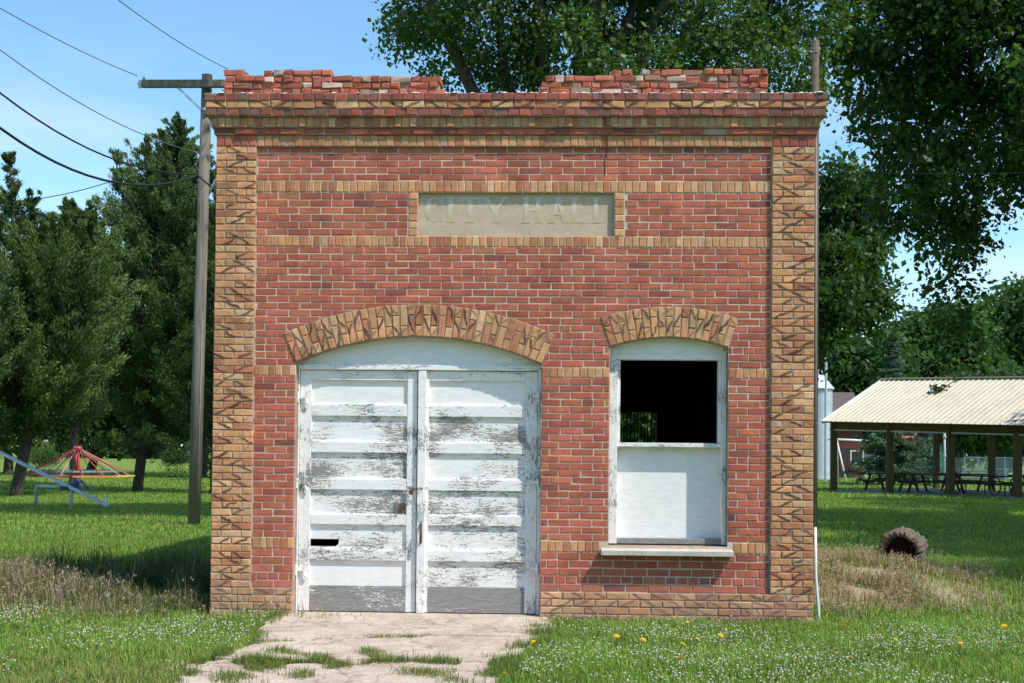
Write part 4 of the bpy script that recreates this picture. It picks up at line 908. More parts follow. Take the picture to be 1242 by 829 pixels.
def conifer(name, label, base, H, rad, nb, seed, cols, leaf, per, kind='cedar', trunk=.22, t0=.1, lean=(0, 0), leaders=(), gap=-.4, group=None):
    base = Vector(base); root = thing(name, label, 'tree', base, group); rg = np.random.default_rng(seed)
    Cs, Ds, Ts = [], [], []; m = MB(); top = base+Vector((lean[0], lean[1], H))
    m.tube([base-Vector((0, 0, .1)), base+Vector((0, 0, .2)), base.lerp(top, .4), base.lerp(top, .97)], [trunk*1.35, trunk, trunk*.75, .03], 9)
    def axis(t): return base.lerp(top, t)
    jobs = [(axis, rad, t0, 1.0, nb)]
    for (dx, dy, z0, z1, rr, n) in leaders:
        a0, a1 = base+Vector((dx*.4, dy*.4, z0)), base+Vector((dx, dy, z1)); m.tube([axis(max(.05, (z0-.5)/H)), a0, a1], [trunk*.5, trunk*.4, .02], 6)
        jobs.append((lambda t, a0=a0, a1=a1: a0.lerp(a1, t), (lambda t, rr=rr: rr*(1-t)**.8+.08), .0, 1.0, n))
    for ax, rf, ta, tb, n in jobs:
        for _ in range(n):
            t = ta+(tb-ta)*rg.random()**.85; an = rg.uniform(0, 2*np.pi); R__ = rf(t)*rg.uniform(.55, 1.12); o = ax(min(t, .99)); od = Vector((math.cos(an), math.sin(an), 0))
            rise = ((rg.uniform(.35, .95) if t > .125 or ta == 0 else rg.uniform(-.15, .4)) if kind == 'cedar' else rg.uniform(-.22, .02)); ns = max(2, int(R__/(.22 if kind == 'cedar' else .2)))
            if kind == 'spruce': o.z = round(o.z/.34)*.34+rg.normal(0, .04)
            end = o+od*R__+Vector((0, 0, R__*rise))
            if rg.random() < .25: m.tube([o, o.lerp(end, .6)], [.03, .012], 4)
            for s_ in range(ns):
                u = (s_+rg.random())/ns
                if u < .25 and rg.random() < .6: continue
                p = o.lerp(end, u); p.z += (u**2)*R__*(.18 if kind == 'cedar' else .10)
                pv = np.array(p)+rg.normal(0, .06, 3)
                if noise.noise(Vector(pv)*.9) < gap: continue
                dv_ = np.array(od)*(.8 if kind == 'cedar' else 1)+np.array((0, 0, .9 if kind == 'cedar' else -.05)); k = per
                dv_ = dv_/np.linalg.norm(dv_); side = np.cross(np.array(od), (0, 0, 1.0)); wq = (1.05-.62*u)*min(1.25, .55+R__*.3)*(1.08-1.1*max(0, t-.5))
                off = rg.normal(0, 1, (k, 3))*np.array((.15, .15, .11))*wq+dv_[None]*rg.uniform(-.15, .38, (k, 1))*wq
                if kind == 'spruce': off = rg.normal(0, .05, (k, 3))+side[None]*rg.uniform(-.34, .34, (k, 1))*(1-.5*u)+np.array(od)[None]*rg.uniform(-.1, .1, (k, 1))
                Cs.append(pv+off); Ds.append(dv_+rg.normal(0, .42 if kind == 'cedar' else .42, (k, 3))); Ts.append(np.full(k, rg.normal(0, .13)+.75*(u-.66))+rg.normal(0, .12, k))  # branch shading put into the colour: dark near the trunk, light at tips
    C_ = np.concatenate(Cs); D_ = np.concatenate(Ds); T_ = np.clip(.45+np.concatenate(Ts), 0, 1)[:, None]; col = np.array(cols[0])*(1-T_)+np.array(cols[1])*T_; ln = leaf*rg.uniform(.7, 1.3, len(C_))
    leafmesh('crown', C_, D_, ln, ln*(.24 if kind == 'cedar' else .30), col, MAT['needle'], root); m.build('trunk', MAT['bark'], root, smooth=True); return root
cc_ = ((.013, .033, .015), (.175, .25, .085))
g_ = G(167, 597.5); conifer('cedar_tree', 'tall dark cedar with a straight trunk between the merry-go-round and the utility pole', g_, 13.7, lambda t: np.interp(t, [0, .09, .2, .45, .7, .86, .95, 1], [1.5, 2.3, 3.1, 3.0, 2.3, 1.25, .5, .06]), 470, 11, cc_, .15, 62, trunk=.19, t0=.085, lean=(1.35, .2), leaders=((-.9, -.4, 9.2, 12.2, .7, 34), (-1.9, 0, 7.2, 10.4, .9, 40), (.5, -.8, 10, 12.6, .6, 26), (2.5, .2, 7.6, 11.7, .8, 40)), group='cedars left of the hall')
g_ = G(20, 603); conifer('cedar_tree', 'cedar with a dark leaning trunk and ragged crown behind the seesaw', g_, 9.6, lambda t: np.interp(t, [0, .12, .3, .55, .8, 1], [1.4, 2.2, 3.1, 2.6, 1.4, .08]), 400, 12, ((.014, .034, .013), (.19, .26, .075)), .15, 62, trunk=.20, t0=.17, lean=(1.6, .3), leaders=((-.3, -.3, 7.2, 11.0, .6, 40), (2.4, 0, 6.5, 9.0, .8, 40), (.6, -.6, 7, 9.7, .7, 34)), group='cedars left of the hall')
g_ = P(-70, 560, 38); conifer('cedar_tree', 'cedar at the left edge with one spiky leader against the sky', (g_[0], g_[1], 0), 8.4, lambda t: np.interp(t, [0, .1, .3, .6, .85, 1], [1.4, 2.4, 2.9, 2.2, 1.0, .08]), 300, 13, cc_, .15, 58, trunk=.2, t0=.14, leaders=((2.1, 0, 5.5, 9.6, .5, 50), (1.2, -.3, 5, 8.0, .7, 30)), group='cedars left of the hall')
g_ = P(90, 560, 52); conifer('cedar_tree', 'hazier cedar standing between and behind the two trunked cedars', (g_[0], g_[1], 0), 9.9, lambda t: np.interp(t, [0, .12, .3, .6, .85, 1], [1.6, 2.8, 3.2, 2.4, 1.2, .1]), 320, 14, ((.018, .042, .014), (.14, .2, .055)), .13, 44, trunk=.2, t0=.2, leaders=((1.6, 0, 6.5, 8.8, .8, 40),), group='cedars left of the hall')
g_ = P(262, 560, 44); conifer('cedar_tree', 'dark cedar squeezed between the utility pole and the left wall of the hall', (g_[0], g_[1], 0), 11.0, lambda t: np.interp(t, [0, .1, .3, .6, .85, 1], [1.8, 2.6, 2.9, 2.2, 1.0, .1]), 320, 15, ((.014, .032, .012), (.10, .15, .04)), .12, 46, trunk=.2, t0=.04, group='cedars left of the hall')
g_ = G(1082, 589); HS = 1.6+(552-411)*((g_[1]+CAMD)/FPX); conifer('blue_spruce', 'blue-green spruce whose tip shows above the shelter roof', g_, HS, lambda t: np.interp(t, [0, .05, .2, .6, 1], [2.0, 2.6, 2.5, 1.25, .05]), 460, 16, ((.028, .065, .040), (.15, .23, .135)), .17, 24, 'spruce', trunk=.16, t0=.03, gap=-.6)

n = 9000; xx_ = rng.uniform(-190, -12, n); hh_ = 7+2.5*np.sin(xx_*.21)+1.5*np.sin(xx_*.53); zz2 = hh_*rng.random(n)**.8; tt_ = rng.random((n, 1))
ob = leafmesh('distant_woods', np.stack([xx_, 175+rng.normal(0, 3, n), zz2], -1), rng.normal(size=(n, 3)), rng.uniform(1.2, 2.2, n), rng.uniform(.8, 1.5, n), np.array((.03, .06, .018))*(1-tt_)+np.array((.08, .13, .04))*tt_, MAT['leaf'], None); tag(ob, 'low dark woods along the horizon on the left', kind='stuff')
# unseen tree belt behind the viewer, added to cut skylight on the facade
rg_ = np.random.default_rng(3); n = 26000; xx_ = rg_.uniform(-75, 75, n); cx_ = np.round(xx_/9)*9; hh_ = 9+3*np.sin(cx_*1.7); zz2 = hh_*(.12+.88*rg_.random(n)); rad_ = 4.8*np.sqrt(np.clip(1-((zz2/hh_-.5)/.52)**2, 0.02, 1))
Cb = np.stack([cx_+rg_.normal(0, .55, n)*rad_, -38+3*np.cos(cx_)+rg_.normal(0, .5, n)*rad_, zz2], -1); tt_ = rg_.random((n, 1)); ob = leafmesh('unseen_tree_belt', Cb, rg_.normal(size=(n, 3)), rg_.uniform(.6, 1.2, n), rg_.uniform(.4, .8, n), np.array(dk)*(1-tt_)+np.array((.08, .14, .03))*tt_, MAT['leaf'], None); tag(ob, 'unseen leafy tree belt added behind the viewer to block low skylight', kind='stuff')
# ------------------------------------------------------------------ UTILITY POLE AND WIRES
def H0(p): return (p[0], p[1], 0)
g_ = G(235, 637); ptop = P(244.5, 84, (g_[1]+CAMD)*1.0)
up = thing('utility_pole', 'weathered grey wooden utility pole with crossarm left of the hall', 'utility pole', g_)
m = MB(); m.tube([(g_[0], g_[1], -.2), (g_[0]*.67+ptop[0]*.33, g_[1], 3.2), (ptop[0], g_[1], ptop[2])], [.135, .125, .108], 14); m.build('pole', MAT['wood'], up, smooth=True)
az = P(220, 98, g_[1]+CAMD)[2]; ax0 = P(168, 98, g_[1]+CAMD)[0]; cxp = ptop[0]-.03; ax1 = 2*cxp-ax0
m = MB(); m.box(ax0, ax1, g_[1]-.27, g_[1]-.155, az-.085, az+.07); arm_ = m.build('crossarm', MAT['wood'], up, bevel=.01)
for sx in (-1, 1):
    m = MB(); m.beam((cxp+sx*.52, g_[1]-.21, az-.09), (cxp+sx*.03, g_[1]-.2, az-.55), .03, .05); m.build('brace', MAT['galv'], up)
for x in (ax0+.03,):
    m = MB(); m.lathe([(.012, -.02), (.012, .02), (.03, .02), (.034, .045), (.025, .065), (.012, .075), (0, .075)], (x, g_[1]-.21, az+.07), 10); m.build('insulator', MAT['ceramic'], arm_, smooth=True)
m = MB(); m.tube([(ax0-.03, g_[1]-.2, az-.09), (ax0-.05, g_[1]-.24, az-.02), (ax0-.03, g_[1]-.2, az+.05)], .05, 8); m.build('end_bracket', MAT['galv'], arm_)
m = MB(); m.tube([(g_[0]+.09, g_[1]-.10, 0), (g_[0]*.55+ptop[0]*.45+.085, g_[1]-.10, 4.3)], .016, 8); m.build('cable_guard', MAT['greypipe'], up, smooth=True)
pd = g_[1]+CAMD
def wire(label, a, b, sag, r, group='wires running to the utility pole'):
    a, b = Vector(a), Vector(b); pts = [a.lerp(b, i/16)-Vector((0, 0, sag*4*(i/16)*(1-i/16))) for i in range(17)]
    m = MB(); m.tube(pts, r, 5); o = m.build('overhead_wire', MAT['wire' if r > .015 else 'greywire'], smooth=True); tag(o, label, 'wire', group)
wire('thin wire running up left from the left end of the crossarm', P(166, 92, pd), P(-70, -32, 19), .10, .009)
wire('thin wire rising left from the right end of the crossarm', P(276, 84, pd), P(110, -26, 20), .10, .009)
wire('thin wire reaching the pole below the crossarm, above the two black cables', P(243, 186, pd), P(-70, 5, 19), .35, .009)
wire('upper black cable reaching the pole two fifths of the way down', P(240, 211, pd-.2), P(-70, 53, 19), .55, .017)
wire('lower thick black cable sagging to the pole', P(240, 213, pd-.2), P(-70, 96, 19), .75, .024)
wire('thick black cable continuing from the pole to the left wall of the hall', P(240, 213, pd-.2), (XL+.02, 6.5, 4.35), .12, .02)
wire('far wire crossing the gap between the cedars, upper of two', P(-20, 246, 60), P(170, 207, 60), .4, .022, 'far wires between the cedars')
wire('far wire crossing the gap between the cedars, lower of two', P(40, 272, 60), P(190, 222, 60), .3, .018, 'far wires between the cedars')
wire('thin wire crossing in front of the dark tree on the right', P(988, 204, 30), P(1300, 207, 24), .1, .006, 'wire right of the hall')
# service mast beside the right rear corner
g_ = P(987, 560, 21.0); sm_ = thing('service_pole', 'rusty round pole standing above the right end of the cornice', 'pole', H0(g_))
mt = P(987.5, 46, 21.0)[2]; m = MB(); m.tube([(g_[0], g_[1], -.1), (g_[0], g_[1], mt)], .064, 14); m.build('pole', MAT['rustpole'], sm_, smooth=True)
m = MB(); z_ = mt-.22; m.tube([(g_[0]-.085, g_[1], z_), (g_[0], g_[1]-.075, z_), (g_[0]+.075, g_[1], z_), (g_[0], g_[1]+.075, z_), (g_[0]-.085, g_[1], z_)], .012, 6); m.tube([(g_[0]-.07, g_[1]-.03, z_), (g_[0]-.13, g_[1]-.05, z_+.02)], .022, 8); m.build('clamp', MAT['greypipe'], sm_)
m = MB(); m.tube([(g_[0]-.055, g_[1], z_+.14), (g_[0]-.10, g_[1], z_+.27)], .01, 6); m.build('hook', MAT['greypipe'], sm_)

# ------------------------------------------------------------------ PLAYGROUND
g_ = G(93, 599); mg = thing('merry_go_round', 'red hanging merry-go-round with coloured bench ring on the park lawn', 'merry-go-round', g_)
dp_ = g_[1]+CAMD; zt = P(93, 544, dp_)[2]; zr = P(93, 577.5, dp_)[2]; rr = 64*dp_/FPX; gX, gY = g_[0], g_[1]
m = MB(); m.tube([(gX, gY, zr-.05), (gX, gY, zt)], .085, 10); m.build('post', MAT['red'], mg, smooth=True)
m = MB(); m.tube([(gX, gY, 0), (gX, gY, zr-.05)], .11, 10); m.build('post_base', MAT['blue'], mg, smooth=True)
m = MB(); m.lathe([(.09, -.05), (.17, -.03), (.13, .06), (0, .08)], (gX, gY, zt), 12); m.build('hub_cap', MAT['red'], mg, smooth=True)
NSEG = 8
ring = [(gX+rr*math.cos(2*math.pi*(k+.35)/NSEG), gY+rr*math.sin(2*math.pi*(k+.35)/NSEG)) for k in range(NSEG)]
sc = ['slategrey', 'slategrey', 'slategrey', 'red', 'orange', 'red', 'orange', 'yellow']
for k in range(NSEG):
    a, b = ring[k], ring[(k+1) % NSEG]; m = MB(); m.beam((*a, zr), (*b, zr), .26, .05); m.build('bench_board', MAT[sc[k]], mg)
    m = MB(); m.beam((a[0]*.78+gX*.22, a[1]*.78+gY*.22, zr+.16), (b[0]*.78+gX*.22, b[1]*.78+gY*.22, zr+.16), .04, .06); m.build('foot_rail', MAT['slategrey'], mg)
    for j, off in enumerate((-.22, .22)):
        t = 2*math.pi*(k+.35)/NSEG+off*.9; m = MB(); m.tube([(gX+.1*math.cos(t), gY+.1*math.sin(t), zt-.02), (gX+rr*math.cos(t), gY+rr*math.sin(t), zr+.02)], .018, 6); m.build('hanger_rod', MAT['palered'] if (k+j) % 2 == 0 else MAT['red'], mg, smooth=True)
for k in range(4):
    t = math.pi/4+k*math.pi/2; m = MB(); m.tube([(gX, gY, .55), (gX+.62*math.cos(t), gY+.62*math.sin(t), .05)], .035, 6); m.build('strut', MAT['blue'], mg)
a, b = G(43.5, 615), G(86, 617.5); ctr = (a+b)/2; ss = thing('seesaw', 'grey metal seesaw with one board end on the grass left of the utility pole', 'seesaw', ctr)
da, db = a[1]+CAMD, b[1]+CAMD; zA_ = P(43, 590.5, da)[2]
for q in (a, b): m = MB(); m.tube([(q[0], q[1], -.1), (q[0], q[1], zA_-.05), (q[0]+(ctr[0]-q[0])*.06, q[1]+(ctr[1]-q[1])*.06, zA_)], .045, 8); m.build('leg', MAT['greypaint'], ss, smooth=True)
m = MB(); m.tube([(a[0]+(ctr[0]-a[0])*.06, a[1], zA_), (b[0]+(ctr[0]-b[0])*.06, b[1], zA_)], .045, 8); m.build('crossbar', MAT['greypaint'], ss, smooth=True)
e1 = G(131, 614, .08); pv = P(80, 589, (da+db)/2); pv[2] = zA_+.06; e0 = pv+(pv-e1)*1.8
m = MB(); m.beam(e0, e1, .27, .05); bd = m.build('board', MAT['galv'], ss)
for e, s_ in ((e1, .94), (e0, .94)):
    q = pv+(e-pv)*s_; m = MB(); m.tube([(q[0], q[1]-.12, q[2]+.02), (q[0], q[1]-.1, q[2]+.22), (q[0], q[1]+.1, q[2]+.22), (q[0], q[1]+.12, q[2]+.02)], .018, 6); m.build('handle', MAT['greypaint'], bd)
for e, c in (((pv+(e1-pv)*.1), 1),): m = MB(); m.box(pv[0]-.1, pv[0]+.1, pv[1]-.16, pv[1]+.16, zA_-.07, zA_+.035); m.build('pivot_bracket', MAT['iron'], ss)
# far posts and strip at left
def post(label, px, py, py1, wd, mat, cat_='post'):
    q = G(px, py); t = P(px, py1, q[1]+CAMD)[2]; r = wd*(q[1]+CAMD)/FPX/2; o = thing('meter_post', label, cat_, q, 'white posts beyond the merry-go-round'); m = MB(); m.box(q[0]-r, q[0]+r, q[1]-r, q[1]+r, -.1, t); m.build('post', MAT[mat], o)
    m = MB(); m.box(q[0]-r*1.6, q[0]+r*1.6, q[1]-r*2.4, q[1]-r*1.02, t*.70, t*.95); m.build('meter_box', MAT['greypaint'], o)
post('slim white post, left of the pair beyond the merry-go-round', 63, 552, 503, 3.2, 'whitepipe'); post('thicker grey post with a meter box, right of the pair beyond the merry-go-round', 68.5, 553, 505, 5, 'greypaint')
rdm = MB(); y_ = G(130, 552.5)[1]; rdm.box(-90, -8, y_, y_+7, -.05, .03); tag(rdm.build('road', vary('far_gravel_road', (.30, .27, .22), (.42, .38, .31), .5, .95, 0)), 'pale road far beyond the park', kind='structure')
q = G(150, 550.2); wl_ = thing('garden_wall', 'low pale wall far behind the merry-go-round', 'wall', q); m = MB(); m.box(q[0]-1.6, q[0]+3.6, q[1], q[1]+.3, 0, .65); m.build('wall_body', MAT['sillstone'], wl_); m = MB(); m.box(q[0]-1.65, q[0]+3.65, q[1]-.05, q[1]+.35, .652, .72); m.build('coping', MAT['sillstone'], wl_)

# ------------------------------------------------------------------ SHELTER ON THE RIGHT
f0, f1 = G(1011, 596.5), G(1234, 605); ed = f1-f0; LEN = np.linalg.norm(ed); ed /= LEN; wd_ = np.array((-ed[1], ed[0], 0)); 
HWID = 4.3
sh = thing('picnic_shelter', 'open picnic shelter with a cream ribbed metal roof on wooden posts', 'shelter', f0)
def S(u, v, z): p = f0+ed*u+wd_*v; return (p[0], p[1], z-(.03*max(0, u) if z > 2.2 else 0))
d0 = f0[1]+CAMD; ze = P(1005, 512, d0)[2]-.0; zr_ = P(1092, 463, d0+3.3)[2]
rows = [k*LEN/3 for k in range(4)]
for v in (0, 2*HWID-.9):
    for u in rows+[LEN+LEN/3]:
        m = MB(); p = S(u, v, 0); m.box(p[0]-.13, p[0]+.13, p[1]-.13, p[1]+.13, -.1, ze-.05); m.build('post', MAT['postwood'], sh)
ov = .45; ua, ub = -ov*.6, LEN*4/3+ov; va, vr, vb = -ov, HWID-.45, 2*HWID-.45
cream = vary('cream_roof_metal', (.56, .50, .36), (.68, .62, .47), .8, .45, .0, spec=.4)
m = MB()
for v0, z0, v1, z1 in ((va, ze, vr, zr_), (vb, ze, vr, zr_)):
    nr = 46
    for i in range(nr):
        u0, u1 = ua+(ub-ua)*i/nr, ua+(ub-ua)*(i+1)/nr; um, ue = u0+(u1-u0)*.80, u0+(u1-u0)*.90
        m.add([S(u0, v0, z0), S(um, v0, z0), S(um, v1, z1), S(u0, v1, z1)], [(0, 1, 2, 3)])
        m.add([S(um, v0, z0), S(ue, v0, z0+.045), S(ue, v1, z1+.045), S(um, v1, z1)], [(0, 1, 2, 3)]); m.add([S(ue, v0, z0+.045), S(u1, v0, z0), S(u1, v1, z1), S(ue, v1, z1+.045)], [(0, 1, 2, 3)])
m.add([S(ua, va, ze-.04), S(ub, va, ze-.04), S(ub, vr, zr_-.04), S(ua, vr, zr_-.04)], [(3, 2, 1, 0)]); m.add([S(ua, vb, ze-.04), S(ub, vb, ze-.04), S(ub, vr, zr_-.04), S(ua, vr, zr_-.04)], [(0, 1, 2, 3)])
roof = m.build('roof', cream, sh)
m = MB(); m.beam(S(ua, vr, zr_+.05), S(ub, vr, zr_+.05), .30, .05); m.build('ridge_cap', cream, roof)
for u in (ua, ub):
    for v0 in (va, vb):
        m = MB(); m.beam(S(u, v0, ze-.02), S(u, vr, zr_-.02), .05, .16); m.build('rake_trim', MAT['whitepipe'], roof)
m = MB(); m.beam(S(ua, va+.02, ze-.02), S(ub, va+.02, ze-.02), .05, .06); m.build('eave_trim', MAT['darkwood'], roof)
for v in (0, 2*HWID-.9):
    m = MB(); m.beam(S(ua+.1, v, ze-.17), S(ub-.1, v, ze-.17), .08, .28); m.build('beam', MAT['postwood'], sh)
m = MB(); m.beam(S(ua+.1, -.05, ze-.35), S(ub-.1, -.05, ze-.35), .10, .06); m.build('beam_trim', MAT['greypaint'], sh)
m = MB(); c4 = [S(-.35, -.35, .05), S(ub-.2, -.35, .05), S(ub-.2, 2*HWID-.6, .05), S(-.35, 2*HWID-.6, .05)]; m.add(c4+[(x, y, -.1) for x, y, z in c4], [(0, 1, 2, 3), (0, 4, 5, 1), (1, 5, 6, 2), (2, 6, 7, 3), (3, 7, 4, 0)]); m.build('floor_slab', MAT['slab'], sh)
# leafy twig that fell on the roof
r_ = ray(1139, 476); p0 = np.array(S(0, va, ze)); nrm = np.cross(np.array(S(1, va, ze))-p0, np.array(S(0, vr, zr_))-p0); t_ = ((p0-CPOS)@nrm)/(r_@nrm); tw = CPOS+r_*t_+np.array((0, 0, .10))
tg = thing('fallen_twig', 'dark leafy twig lying on the cream shelter roof', 'twig', tw); ups = np.array(S(0, 1, (zr_-ze)/(vr-va)))-np.array(S(0, 0, 0)); ups /= np.linalg.norm(ups)
m = MB(); m.tube([tw-ups*.3, tw+ups*.4+np.array((.1, 0, .02)), tw+ups*1.6+np.array((.35, 0, .06))], [.03, .025, .012], 6); m.build('stem', MAT['bark'], tg)
nl = 90; cen = np.repeat(np.array([tw, tw+ups*1.35+np.array((.25, 0, .05)), tw+ups*.15+np.array((-.2, 0, 0))]), nl//3, 0)+rng.normal(0, .13, (nl, 3))*np.array((1.3, 1, .6)); leafmesh('leaves', cen, rng.normal(size=(nl, 3)), np.full(nl, .22), np.full(nl, .13), np.tile((.03, .06, .02), (nl, 1)), MAT['leaf'], tg)
# picnic tables
def picnic(lab, u, v, rot, L_=2.4, ring_leg=False):
    p = S(u, v, .05); o = thing('picnic_table', lab, 'picnic table', p, 'picnic tables under the shelter'); ang = math.atan2(ed[1], ed[0])+rot; c, s_ = math.cos(ang), math.sin(ang)
    T = lambda x, y, z: (p[0]+x*c-y*s_, p[1]+x*s_+y*c, .05+z)
    m = MB()
    for k in (-1, 0, 1): m.beam(T(-L_/2, k*.245, .75), T(L_/2, k*.245, .75), .23, .05)
    m.build('tabletop', MAT['darkwood'], o)
    for k in (-1, 1): m = MB(); m.beam(T(-L_/2, k*.72, .45), T(L_/2, k*.72, .45), .26, .05); m.build('bench', MAT['darkwood'], o)
    for x in (-L_*.36, L_*.36):
        m = MB()
        if ring_leg: m.tube([T(x, .40*math.cos(q*math.pi/8), .36+.36*math.sin(q*math.pi/8)) for q in range(17)], .028, 6); m.tube([T(x, -.72, .41), T(x, .72, .41)], .025, 6); m.tube([T(x, -.72, .41), T(x, -.72, 0)], .025, 6); m.tube([T(x, .72, .41), T(x, .72, 0)], .025, 6)
        else: m.beam(T(x, -.3, .72), T(x, -.68, 0), .09, .05); m.beam(T(x, .3, .72), T(x, .68, 0), .09, .05); m.beam(T(x, -.75, .40), T(x, .75, .40), .09, .05)
        m.build('leg_frame', MAT['iron' if ring_leg else 'darkwood'], o)
picnic('dark picnic table nearest the left corner post of the shelter', 1.6, 1.9, 0); picnic('dark picnic table beside the second front post of the shelter', 3.9, 1.7, 0)
picnic('picnic table with round pipe legs left of the third front post', 6.0, 1.2, 0, 2.4, True); picnic('picnic table with round pipe legs right of the third front post', 8.4, 1.5, 0, 2.4, True)
picnic('picnic table in the back row behind the round-legged tables', 6.6, 5.0, 0); picnic('picnic table in the back row at the left end', 3.2, 5.2, 0); picnic('picnic table at the right end of the shelter', 10.4, 3.0, 0)

# ------------------------------------------------------------------ FAR BUILDINGS AND BITS ON THE RIGHT
D = 78; q = P(992, 560, D); gbn = thing('grain_bin', 'galvanised corrugated grain bin just beyond the right wall of the hall', 'grain bin', H0(q)); rb_ = 17*D/FPX; zt = P(1006, 472, D)[2]
m = MB(); pr = []; nz_ = 46
for i in range(nz_+1): pr.append((rb_+(.012 if i % 2 else -.012), zt*i/nz_))
m.lathe(pr, H0(q), 36); m.build('corrugated_wall', MAT['galv'], gbn, smooth=True)
m = MB(); zc2 = P(1000, 460, D)[2]; m.lathe([(rb_+.12, zt-.03), (rb_+.12, zt+.02), (.25, zc2+.35), (.25, zc2+.55), (0, zc2+.6)], H0(q), 36); m.build('conical_roof', MAT['galv'], gbn)
D = 74; q = P(992.5, 560, D); vp = thing('vent_stack', 'thin grey stack rising above the grain bin roof', 'pipe', H0(q)); m = MB(); m.tube([(q[0], q[1]-2, 0), (q[0], q[1]-2, P(992, 441, D)[2])], .08, 8); m.build('pipe', MAT['greypaint'], vp); m = MB(); m.lathe([(.13, 0), (.13, .12), (0, .2)], (q[0], q[1]-2, P(992, 441, D)[2]), 10); m.build('rain_cap', MAT['greypaint'], vp)
def house(name, label, cat_, px0, px1, py0, pye, pyr, D, wallm, roofm, dep=7, rot=0, door=True):
    a, b = P(px0, 560, D), P(px1, 560, D); z1 = P(px0, pye, D)[2]; z2 = P(px0, pyr, D+dep/2)[2]; x0, x1, y0 = a[0], b[0], (a[1]+b[1])/2
    o = thing(name, label, cat_, ((x0+x1)/2, y0, 0)); m = MB(); m.box(x0, x1, y0, y0+dep, -.1, z1); m.add([(x0+.002, y0+.002, z1), (x0+.002, y0+dep-.002, z1), (x0+.002, y0+dep/2, z2)], [(0, 2, 1)]); m.add([(x1-.002, y0+.002, z1), (x1-.002, y0+dep-.002, z1), (x1-.002, y0+dep/2, z2)], [(0, 1, 2)]); w_ = m.build('wall', wallm, o)
    m = MB(); e = .35
    for s_ in (0, 1):
        ya, yb2 = (y0-e, y0+dep/2) if s_ == 0 else (y0+dep+e, y0+dep/2); zl = z1-.05
        m.add([(x0-e, ya, zl), (x1+e, ya, zl), (x1+e, yb2, z2), (x0-e, yb2, z2), (x0-e, ya, zl+.12), (x1+e, ya, zl+.12), (x1+e, yb2, z2+.12), (x0-e, yb2, z2+.12)], [(0, 1, 2, 3), (7, 6, 5, 4), (0, 4, 5, 1), (1, 5, 6, 2), (3, 7, 4, 0)])
    m.build('roof', roofm, o); W_ = x1-x0
    if door:
        m = MB(); m.box(x0+W_*.3, x0+W_*.3+1.0, y0-.05, y0-.003, 0, min(2.05, z1*.85)); m.build('door', MAT['darkwood'], o)
        m = MB(); m.box(x0+W_*.62, x0+W_*.62+.9, y0-.06, y0-.003, 1.0, min(1.9, z1*.8)); wi = m.build('window_frame', MAT['whitepipe'], o); m = MB(); m.box(x0+W_*.62+.08, x0+W_*.62+.82, y0-.07, y0-.061, 1.07, min(1.83, z1*.8-.07)); m.build('pane', NT('dark_glass').set((.03, .035, .04), .08, .6), wi)
    return o
barnw = vary('barn_red_boards', (.10, .035, .025), (.19, .06, .04), 3, .9, .2, (5, 5, .4)); barnr = vary('brown_shingles', (.09, .07, .065), (.16, .125, .115), 8, .95, .3)
pinkr = vary('faded_red_metal_roof', (.42, .13, .11), (.58, .24, .20), 2, .7, .05, (4, .4, .4)); whw = vary('white_siding', (.60, .62, .64), (.72, .74, .75), 2, .8, .1, (.3, .3, 6))
house('brown_barn', 'old brown barn with a steep dark roof between the grain bin and the spruce', 'barn', 1007, 1046, 580, 520, 478, 84, barnw, barnr, 8)
house('red_roofed_house', 'white house with a faded red metal roof behind the spruce', 'house', 1046, 1153, 580, 542, 505, 92, whw, pinkr, 8)
house('green_shed', 'grey-green shed right of the red-roofed house', 'shed', 1146, 1166, 580, 525, 505, 88, vary('greygreen_boards', (.12, .14, .11), (.2, .22, .18), 3, .9, .1), barnr, 5, door=False)
# swing set
D = 72; a, b = P(1004, 560, D), P(1060, 560, D); sw_ = thing('swing_set', 'white pipe swing set with slanted end legs behind the corner post of the shelter', 'swing set', H0(a)); zt = P(1020, 533, D)[2]
m = MB(); m.tube([(a[0], a[1], zt), (b[0], b[1], zt-.1)], .07, 8); m.build('top_bar', MAT['whitepipe'], sw_, smooth=True)
for e in (a+np.array((.5, 0, 0)), b):
    for s_ in (-1, 1): m = MB(); m.tube([(e[0], e[1], zt), (e[0]+.35, e[1]+s_*1.0, 0)], .05, 6); m.build('leg', MAT['whitepipe'], sw_, smooth=True)
for t in (.35, .7):
    q = a+(b-a)*t; m = MB()
    for s_ in (-.22, .22): m.tube([(q[0]+s_, q[1], zt-.05), (q[0]+s_, q[1], .5)], .012, 5)
    m.box(q[0]-.25, q[0]+.25, q[1]-.1, q[1]+.1, .46, .5); m.build('swing', MAT['wire'], sw_)
# green spiral slide
D = 66; q = P(1135, 560, D); sd = thing('playground_slide', 'green plastic slide with hoop rails beyond the shelter', 'slide', H0(q)); z1 = P(1135, 541, D)[2]
m = MB(); n = 14; vs = []; fs = []
for i in range(n+1):
    t = i/n; x = q[0]+.35-.9*t*.4; y = q[1]+1.0-2.6*t; z = max(.18, z1*(1-t)**1.15+.18*t)
    for k, (dx, dz) in enumerate(((-.42, .32), (-.36, .06), (0, 0), (.36, .06), (.42, .32))): vs.append((x+dx, y, z+dz))
for i in range(n):
    for k in range(4): fs.append((i*5+k, i*5+k+1, i*5+k+6, i*5+k+5))
m.add(vs, fs); so_ = m.build('chute', MAT['green'], sd, smooth=True); so_.modifiers.new('thick', 'SOLIDIFY').thickness = .05
m = MB(); m.tube([(q[0]+.35+.42*math.cos(k*math.pi/10), q[1]+1.05, z1+.1+.95*math.sin(k*math.pi/10)) for k in range(11)], .05, 8); m.build('hoop_rail', MAT['green'], sd, smooth=True)
